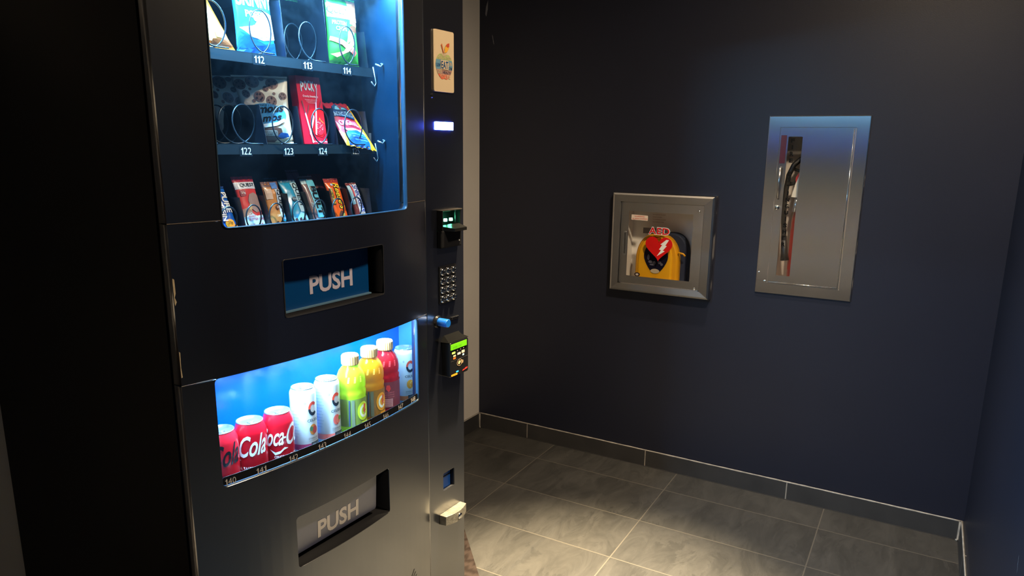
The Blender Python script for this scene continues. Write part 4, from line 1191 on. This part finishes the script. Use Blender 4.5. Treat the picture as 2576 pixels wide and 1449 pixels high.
# ---- bottles
def bottle(label, u, v, col, lab, txt_on, group, seed):
    z0 = .7365; h = .196; r = .0345
    root = local_thing('drink_bottle', label, 'drink bottle', u, v, z0, group); org = Vector((u, v, z0))
    prof = [(0, .004), (r * .6, 0), (r * .9, .004), (r, .014), (r * .985, .022), (r * .985, .098), (r, .102), (r * 1.01, .110), (r * .93, .1155), (r * .99, .121), (r * 1.0, .133), (r * .95, .147), (r * .80, .160), (r * .62, .168), (.0175, .172), (.0170, .177)]
    liquid = translucent('sports_drink_%d' % seed, col)
    bd = obj('bottle_body', lathe(prof, u, v, z0, 48), liquid, root, org, smooth=True)
    cap = lathe([(.0195, .1745), (.0205, .1765), (.0205, .195), (.0190, .198), (0, .198)], u, v, z0, 48)
    for x in cap.verts:
        d = Vector((x.co.x - u, x.co.y - v)); a = math.atan2(d.y, d.x)
        if .0203 < d.length < .0207: x.co.x = u + d.x * (1 + .02 * math.cos(a * 24)); x.co.y = v + d.y * (1 + .02 * math.cos(a * 24))
    obj('cap', cap, flat(244, 160, 84, .45), root, org)

    def fn(x, y, o):
        a = math.radians(x); q_ = r + .0004 + o
        return Vector((u + q_ * math.sin(a), v - q_ * math.cos(a), z0 + y))

    def D(name, bm, m, layer=1): decal(name, bm, fn, m, bd, org, (6, 0), layer)
    D('label_band', poly([(-175, .028), (175, .028), (175, .096), (-175, .096)]), lab, 1)
    if txt_on:
        D('logo_disc', poly(disc(2, .064, 26, .0235, 28)), liquid_ink(col), 3)
        D('logo_letter', plate2d([[(2 + 17 * math.cos(t), .064 + .0160 * math.sin(t)) for t in [math.radians(50 + 300 * i / 20) for i in range(19)]] + [(2 + 10 * math.cos(t), .064 + .0095 * math.sin(t)) for t in [math.radians(50 + 300 * i / 20) for i in range(18, -1, -1)]]]), flat(238, 244, 210), 4)
        D('logo_letter', poly([(4, .0600), (15, .0600), (15, .0660), (4, .0660)]), flat(238, 244, 210), 4)
        D('logo_bolt', poly([(4, .083), (13, .0795), (9, .0675), (14, .0660), (2, .0500), (6, .0610), (0, .0620)]), flat(214, 90, 20), 5)
        D('label_stripe', poly([(-58, .030), (-52, .030), (-50, .094), (-56, .094)]), flat(60, 70, 90), 3)
        D('label_panel', poly([(-46, .030), (-34, .030), (-34, .094), (-46, .094)]), flat(110, 116, 90), 3)
        D('label_panel', poly([(-6, .030), (26, .030), (26, .038), (-6, .038)]), liquid_ink(col), 3)
    else:
        D('logo_bolt', poly([(-44, .088), (-32, .088), (-28, .078), (-36, .070), (-48, .078)]), flat(220, 60, 50), 3)
        for i in range(3): D('lettering', fit(T('THIRST QUENCHER', 0), -60, -12, .066 - .006 * i, .070 - .006 * i), flat(210, 110, 110), 3)
        D('info_panel', poly([(-62, .030), (-20, .030), (-20, .052), (-62, .052)]), flat(196, 140, 140), 3)
        for i in range(4): D('lettering', fit(T('Nutrition Facts', 0), -58, -24, .047 - .005 * i, .050 - .005 * i), flat(120, 60, 66), 4)
    # highlights of the moulded shoulder name, painted as lighter marks
    for i in range(3):
        a0 = -60 + 26 * i
        bm = poly([(a0, .136), (a0 + 8, .136), (a0 + 12, .150), (a0 + 4, .150)])
        def fs(x, y, o):
            a = math.radians(x); t_ = (y - .133) / .027; q_ = r * (1 - .20 * t_ ** 1.6) + .0006
            return Vector((u + q_ * math.sin(a), v - q_ * math.cos(a), z0 + y))
        decal('moulded_highlight', bm, fs, liquid_ink([min(1, c_ * 1.3 + .04) for c_ in col]), bd, org, (4, .003), 1)
    return root


def liquid_ink(c): return flat(*[int(255 * min(1, x) ** .45) for x in c], .4)


bottle('yellow green sports drink bottle with orange cap, leftmost bottle in the lower window', .4640, .0490, (.62, .80, .02), flat(122, 138, 50), True, GB, 1)
bottle('orange yellow sports drink bottle with orange cap between the green and red bottles', .5360, .0560, (.80, .34, .004), flat(150, 104, 30), True, GB, 2)
bottle('red sports drink bottle with orange cap beside the slim can at the right', .6060, .0680, (.62, .008, .012), flat(120, 50, 56), False, GB, 3)


# ================================================================== DEFIBRILLATOR CABINET
def WB(a, o, z): return Vector((-o, -a, z))


def on_wall(outlines, thick, o_front):
    """flat plate on the right-hand wall; first coordinate runs along the wall"""
    bm = plate2d(outlines, thick)
    for v in bm.verts: v.co = WB(v.co.x, o_front - thick / 2 + v.co.z, v.co.y)
    return bm


ORG = WB(.9215, 0, .8046)
ac = thing('defibrillator_cabinet', 'square steel wall cabinet with clear door window and red heart sign', 'cabinet', ORG)
def ap_(name, bm, m, parent=ac, **k): return obj(name, bm, m, parent, ORG, **k)


def frame_ring(a0, a1, z0, z1, b0, b1, y0, y1, o0, o1, roll=.010):
    """picture-frame trim: outer edge rolls back to the wall, inner edge meets the door"""
    bm = bmesh.new(); loops = []
    prof = [(0, 0.0), (0, o0 - roll), (.2, o0 - roll * .45), (.45, o0 - roll * .12), (.8, o0)]
    out = []
    n = [(0, 0), (0, o0 - roll), (roll * .3, o0 - roll * .35), (roll, o0)]
    for ins, o in n: out.append([(a0 + ins, z0 + ins, o), (a1 - ins, z0 + ins, o), (a1 - ins, z1 - ins, o), (a0 + ins, z1 - ins, o)])
    out.append([(b0, y0, o1), (b1, y0, o1), (b1, y1, o1), (b0, y1, o1)])
    out.append([(b0, y0, 0), (b1, y0, 0), (b1, y1, 0), (b0, y1, 0)])
    for lp_ in out: loops.append([bm.verts.new(WB(a, o, z)) for a, z, o in lp_])
    for x, y in zip(loops, loops[1:]):
        for i in range(4): bm.faces.new((x[i], x[(i + 1) % 4], y[(i + 1) % 4], y[i]))
    return bm


fr_ = ap_('frame', frame_ring(.7018, 1.1411, .8046, 1.2305, .739, 1.098, .838, 1.192, .040, .038), STEELV)
dr = ap_('door', on_wall([rr(.7410, 1.0950, .8405, 1.1895, .003), rr(.7750, 1.0540, .8740, 1.1530, .002)], .002, .029), STEELV)
ap_('window_pane', on_wall([rr(.7700, 1.0590, .8690, 1.1580, .002)], .002, .0265), AEDGL)
bm = bmesh.new()
# recess tub
for a0, a1, z0, z1, o0, o1 in ((.745, .749, .840, 1.190, -.10, .025), (1.089, 1.0945, .840, 1.190, -.10, .025), (.749, 1.089, .838, .842, -.10, .025), (.749, 1.089, 1.188, 1.192, -.10, .025), (.745, 1.0945, .838, 1.192, -.108, -.10)):
    p, q_ = WB(a0, o0, z0), WB(a1, o1, z1); box(bm, min(p.x, q_.x), max(p.x, q_.x), min(p.y, q_.y), max(p.y, q_.y), z0, z1)
ap_('tub', bm, mat('white_enamel', (.85, .82, .78), .35, spec=.7))
# flat grip and hinge screws
ap_('handle', on_wall([rr(.7560, .7700, .9630, 1.0650, .003), rr(.7585, .7675, .9680, 1.0600, .002)], .004, .0325), STEEL, dr)
ap_('handle_recess', on_wall([rr(.7585, .7675, .9680, 1.0600, .002)], .0006, .0297), mat('dark_recess', (.05, .05, .05), .4), dr)
for z in (1.165, .846):
    ap_('screw', lathe([(0, .003), (.004, .0024), (.0055, 0)], 0, 0, 0, 18), CHROME, dr, xf=Matrix.Translation(WB(1.076, .029, z)) @ Matrix.Rotation(-PI / 2, 4, 'Y'), smooth=True)
pg = lambda x, y, o: WB(x, .0267 + o, y)


def za(X, Y): return (.870 + (X - 525) * 4.41e-4 + (Y - 500) * 2.7e-5, 1.062 + (X - 525) * 2.7e-5 - (Y - 500) * 4.31e-4)


HRED = mat('heart_red', (.62, .006, .006), .35)
sg = ac
hp = []
for i in range(40):
    t = 2 * PI * i / 40
    x = 16 * math.sin(t) ** 3; y = 13 * math.cos(t) - 5 * math.cos(2 * t) - 2 * math.cos(3 * t) - math.cos(4 * t)
    hp.append((.9140 + x / 16 * .0590, .998 + (y + 2.5) / 14.5 * .0525))
heart = decal('heart_sign', poly(hp), pg, HRED, ac, ORG)
bolt = [(693, 560), (720, 562), (682, 618), (698, 620), (657, 666), (677, 672), (597, 722), (640, 662), (620, 655), (652, 612), (634, 606)]
decal('bolt_sign', poly([za(*p) for p in bolt]), pg, WHITEP, heart, ORG, None, 2)
a0, a1 = .868, .957
for bld, m, l in ((.055, WHITEP, 2), (.02, HRED, 3)):
    e_ = .0025 if l == 2 else 0
    decal('lettering' if l == 3 else 'lettering_outline', fit(T('AED', bld, spacing=1.1), a0 - e_, a1 + e_, 1.0615 - e_, 1.0890 + e_), pg, m, ac, ORG, None, l)
wl = decal('warning_label', poly([(.787, 1.116), (.860, 1.115), (.860, 1.1365), (.787, 1.1385)]), pg, flat(230, 214, 200), ac, ORG)
decal('lettering', fit(T('WARNING:', 0), .800, .847, 1.1285, 1.1345), pg, flat(206, 60, 30), wl, ORG, None, 2)
decal('lettering', fit(T('ALARM SYSTEM', 0), .790, .857, 1.1185, 1.1245), pg, flat(206, 60, 30), wl, ORG, None, 2)
for i, s in enumerate(('OPENING THIS DOOR WILL', 'SOUND AN ALARM', 'DOOR CLOSES', 'TO SILENCE ALARM', 'CLOSE DOOR')):
    wd = (.070, .056, .04, .058, .05)[i]
    decal('fine_print', fit(T(s, 0), .8420, .8420 + wd, 1.1435 - .0105 * i, 1.1475 - .0105 * i), lambda x, y, o: WB(x + .01, -.06 + o, y), flat(150, 110, 96), ac, ORG, None, 1)
decal('panel_print', poly([(.842, 1.062), (.905, 1.062), (.905, 1.086), (.842, 1.086)]), pg, flat(54, 46, 42), ac, ORG, None, 1)
decal('round_badge', poly(disc(.8245, .8820, .0130, .0090, 20)), pg, flat(50, 34, 30), ac, ORG, None, 1)
decal('round_badge_mark', poly(disc(.8245, .8820, .0065, .0045, 16)), pg, flat(190, 180, 170), ac, ORG, None, 2)

# the defibrillator itself: rounded yellow case over a navy soft bag
DORG = WB(.905, -.05, .842)
df = thing('defibrillator', 'yellow rounded defibrillator case with dark oval window inside the cabinet', 'defibrillator', DORG)
YEL = mat('yellow_plastic', (.66, .30, .006), .4)


def arch(a0, a1, z0, z1, n=22, pw=2.4):
    c = (a0 + a1) / 2; w_ = (a1 - a0) / 2; hh = min((z1 - z0), w_ * 1.35); zc = z1 - hh
    pts = [(a0, z0), (a1, z0)]
    for i in range(n + 1):
        t = PI * i / n
        ct, st = math.cos(t), math.sin(t)
        pts.append((c + w_ * math.copysign(abs(ct) ** (2 / pw), ct), zc + hh * abs(st) ** (2 / pw)))
    return pts


def soft_plate(outline, th, o_front, rim, m, name, parent, org_):
    """plate whose front edge is rounded by shrinking the outline in steps"""
    cx = sum(p[0] for p in outline) / len(outline); cz = sum(p[1] for p in outline) / len(outline)
    bm = bmesh.new(); loops = []
    for k, (ins, o) in enumerate([(0, o_front - th), (0, o_front - rim), (.04, o_front - rim * .35), (.11, o_front)]):
        loops.append([bm.verts.new(WB(cx + (x - cx) * (1 - ins), o, cz + (z - cz) * (1 - ins))) for x, z in outline])
    n = len(outline)
    for x, y in zip(loops, loops[1:]):
        for i in range(n): bm.faces.new((x[i], x[(i + 1) % n], y[(i + 1) % n], y[i]))
    bm.faces.new(loops[-1]); bm.faces.new(loops[0][::-1])
    return obj(name, bm, m, parent, org_, smooth=False)


soft_plate(arch(.868, 1.018, .843, 1.062), .045, -.045, .012, mat('navy_nylon', (.010, .018, .045), .7, bump=.4), 'soft_bag', df, DORG)
cs = soft_plate(arch(.797, .990, .843, 1.058), .040, -.008, .014, YEL, 'case', df, DORG)
soft_plate(arch(.812, .966, .843, 1.048, pw=2.2), .010, -.002, .006, mat('yellow_raised', (.72, .36, .008), .35), 'raised_rim', cs, DORG)
oval = [(.895 + .054 * math.sin(2 * PI * i / 30) * (1 if math.cos(2 * PI * i / 30) > 0 else (1 + .32 * math.cos(2 * PI * i / 30))), .958 + .070 * math.cos(2 * PI * i / 30)) for i in range(30)]
ov = decal('dark_window', poly(oval), lambda x, y, o: WB(x, -.0012 + o, y), mat('dark_oval', (.008, .008, .022), .2, coat=.6), cs, DORG, None, 1)
for (x, z, a_, b_) in ((.862, .957, .006, .012), (.872, .938, .010, .006), (.889, .934, .007, .008), (.912, .938, .008, .007), (.922, .930, .006, .006), (.880, .926, .012, .004)):
    decal('control_mark', poly(disc(x, z, a_, b_, 12)), lambda x, y, o: WB(x, -.0012 + o, y), flat(84, 84, 100), ov, DORG, None, 2)
decal('control_button', poly(disc(.894, .899, .020, .010, 22)), lambda x, y, o: WB(x, -.0012 + o, y), flat(190, 176, 150), cs, DORG, None, 3)
bm = bmesh.new(); tube(bm, [WB(.985, -.02, .975), WB(.990, -.012, .985), WB(1.010, -.012, .981), WB(1.018, -.012, .972)], .004, 8)
obj('pull_strap', bm, YEL, df, DORG, smooth=True)
decal('case_badge', poly([(.880, 1.038), (.910, 1.038), (.910, 1.047), (.880, 1.047)]), lambda x, y, o: WB(x, -.0005 + o, y), flat(180, 90, 20), cs, DORG, None, 1)

# ================================================================== FIRE EXTINGUISHER CABINET
EORG = WB(1.492, 0, .8572)
ec = thing('extinguisher_cabinet', 'tall brushed steel wall cabinet with a narrow glass slot at its left', 'cabinet', EORG)
def ep(name, bm, m, parent=ec, **k): return obj(name, bm, m, parent, EORG, **k)


ep('frame', frame_ring(1.3161, 1.6681, .8572, 1.5417, 1.3590, 1.6237, .8980, 1.4995, .008, .008, .003), STEEL)
SLIT = (1.3915, 1.4425, .9320, 1.4650)
dr = ep('door', on_wall([rr(1.3606, 1.6221, .8996, 1.4978, .002), rr(*SLIT, .0008)], .002, .0095), STEEL)
ep('window_pane', on_wall([rr(SLIT[0] - .004, SLIT[1] + .004, SLIT[2] - .004, SLIT[3] + .004, .001)], .002, .0070), glass('slot_glass', (.92, .92, .92), .8))
# double line moulding along the door's hinge and bottom edge
for a, b_ in (((1.6165, .9035), (1.6165, 1.494)), ((1.365, .9035), (1.6165, .9035))):
    bm = bmesh.new(); tube(bm, [WB(a[0], .0098, a[1]), WB(b_[0], .0098, b_[1])], .0014, 8); ep('door_moulding', bm, CHROME, dr, smooth=True)
bm = bmesh.new()
for a0, a1, z0, z1, o0, o1 in ((1.359, 1.362, .898, 1.4995, -.114, .002), (1.6205, 1.6235, .898, 1.4995, -.114, .002), (1.362, 1.6205, .898, .901, -.114, .002), (1.362, 1.6205, 1.4965, 1.4995, -.114, .002), (1.359, 1.6235, .898, 1.4995, -.119, -.114)):
    p, q_ = WB(a0, o0, z0), WB(a1, o1, z1); box(bm, min(p.x, q_.x), max(p.x, q_.x), min(p.y, q_.y), max(p.y, q_.y), z0, z1)
ep('tub', bm, mat('grey_enamel', (.75, .70, .64), .4))
# grip, lock and screws
bm = bmesh.new(); tube(bm, [WB(1.3745, .010, 1.350), WB(1.3745, .024, 1.346), WB(1.3748, .026, 1.29), WB(1.3745, .024, 1.236), WB(1.3745, .010, 1.232)], .0045, 10)
ep('handle', bm, STEELV, dr, smooth=True)
lk = ep('lock', lathe([(0, .010), (.006, .010), (.009, .007), (.010, 0)], 0, 0, 0, 24), CHROME, dr, xf=Matrix.Translation(WB(1.3730, .0095, 1.197)) @ Matrix.Rotation(-PI / 2, 4, 'Y'), smooth=True)
ep('red_marker', on_wall([rr(1.3655, 1.3860, 1.365, 1.470, .001)], .0006, .0100), mat('dull_red_film', (.10, .018, .022), .3, .5), dr)
for a, z in ((1.3255, .938), (1.350, .9045)):
    ep('screw', lathe([(0, .0025), (.0035, .002), (.0055, 0)], 0, 0, 0, 18), STEEL, xf=Matrix.Translation(WB(a, .007, z)) @ Matrix.Rotation(-PI / 2, 4, 'Y'), smooth=True)
# upright lettering on the slot glass
ink = mat('black_letter_ink', (.004, .004, .004), .7, spec=.1)
word = 'FIRE EXTINGUISHER'
zt0, pitch_ = 1.4505, .02545
for i, ch in enumerate(word):
    if ch == ' ': continue
    z = zt0 - pitch_ * i * .97
    wd = .0145 if ch != 'I' else .005
    decal('lettering', fit(T(ch, .045), 1.4080 - wd / 2, 1.4080 + wd / 2, z - .0078, z + .0078), lambda x, y, o: WB(x, .0072 + o, y), ink, ec, EORG, None, 1)

# the extinguisher behind the glass
XORG = WB(1.470, -.062, .902)
fx = thing('fire_extinguisher', 'red fire extinguisher with black hose standing inside the steel cabinet', 'fire extinguisher', XORG)
XR = mat('extinguisher_red', (.50, .018, .012), .3, coat=.4)
cxx, cyy = .060, -1.470
obj('cylinder', lathe([(0, 0), (.045, 0), (.0500, .012), (.0500, .240), (.047, .268), (.040, .290), (.022, .300), (.020, .315)], cxx, cyy, .902, 40), XR, fx, XORG, smooth=True)
obj('valve', lathe([(.020, 0), (.020, .03), (.014, .035), (.014, .06), (0, .06)], cxx, cyy, 1.212, 20), ALU, fx, XORG, smooth=True)
bm = bmesh.new(); tube(bm, [(cxx, cyy, 1.265), (cxx - .01, cyy + .02, 1.30), (cxx - .02, cyy + .07, 1.285)], .008, 10); tube(bm, [(cxx, cyy, 1.285), (cxx - .01, cyy + .03, 1.335), (cxx - .015, cyy + .06, 1.345)], .006, 10)
obj('squeeze_handle', bm, mat('black_metal', (.01, .01, .01), .35), fx, XORG, smooth=True)
# hose arcs out to the left and drops in front of the cylinder's side
hp_ = [WB(1.470, -.055, 1.392), WB(1.440, -.035, 1.384), WB(1.415, -.025, 1.360), WB(1.400, -.022, 1.320), WB(1.3955, -.022, 1.265), WB(1.394, -.022, 1.205), WB(1.397, -.022, 1.140), WB(1.403, -.022, 1.080)]
dense = []
for a, b_ in zip(hp_, hp_[1:]):
    for i in range(5): dense.append(a.lerp(b_, i / 5))
dense.append(hp_[-1])
bm = bmesh.new(); tube(bm, dense, .0095, 12); hs = obj('hose', bm, mat('black_rubber', (.008, .008, .008), .5), fx, XORG, smooth=True)
bm = bmesh.new(); tube(bm, [WB(1.403, -.022, 1.085), WB(1.410, -.022, 1.02), WB(1.414, -.022, .99)], [.011, .013, .017], 12); obj('nozzle', bm, mat('nozzle_plastic', (.012, .012, .013), .4), hs, XORG, smooth=True)
bm = bmesh.new(); tube(bm, [WB(1.437, -.035, 1.235), WB(1.432, -.03, 1.18)], .010, 10); obj('gauge', bm, ALU, fx, XORG, smooth=True)
bm = on_wall([[(1.416, 1.238), (1.445, 1.236), (1.450, 1.330), (1.438, 1.318), (1.428, 1.290)]], .0006, -.020)
obj('inspection_tag', bm, flat(232, 224, 204), fx, XORG)
bm = on_wall([[(1.428, 1.292), (1.438, 1.318), (1.447, 1.330), (1.436, 1.330), (1.426, 1.312)]], .0006, -.022)
obj('red_seal', bm, XR, fx, XORG)
decal('band_label', poly([(-70, .05), (70, .05), (70, .21), (-70, .21)]), lambda x, y, o: Vector((cxx - (.0504 + o) * math.cos(math.radians(x)), cyy - (.0504 + o) * math.sin(math.radians(x)), .902 + y)), flat(196, 30, 24), fx, XORG, (6, 0), 1)

# ================================================================== ceiling downlights (above the frame; the far left one is added)
for nm_, x, y, lb in (('downlight', -1.18, -1.14, 'round recessed ceiling downlight above the tile floor by the machine'), ('downlight', -1.50, -1.93, 'round recessed ceiling downlight over the corridor mouth'), ('downlight', -.60, -1.40, 'round recessed ceiling downlight near the steel cabinets'), ('downlight', -3.3, -.95, 'round ceiling downlight added at the far left to light the wall mirrored in the steel')):
    d = thing(nm_, lb, 'ceiling light', (x, y, 2.70), 0, 'recessed downlights')
    obj('trim_ring', lathe([(.062, 0), (.062, -.004), (.050, -.006), (.050, 0)], 0, 0, 0, 32), flat(230, 230, 226), d)
    obj('lens', lathe([(.0, -.001), (.050, -.001)], 0, 0, 0, 32), mat('lamp_lens', (.9, .85, .7), .3, emit=WARM, estr=3), d)
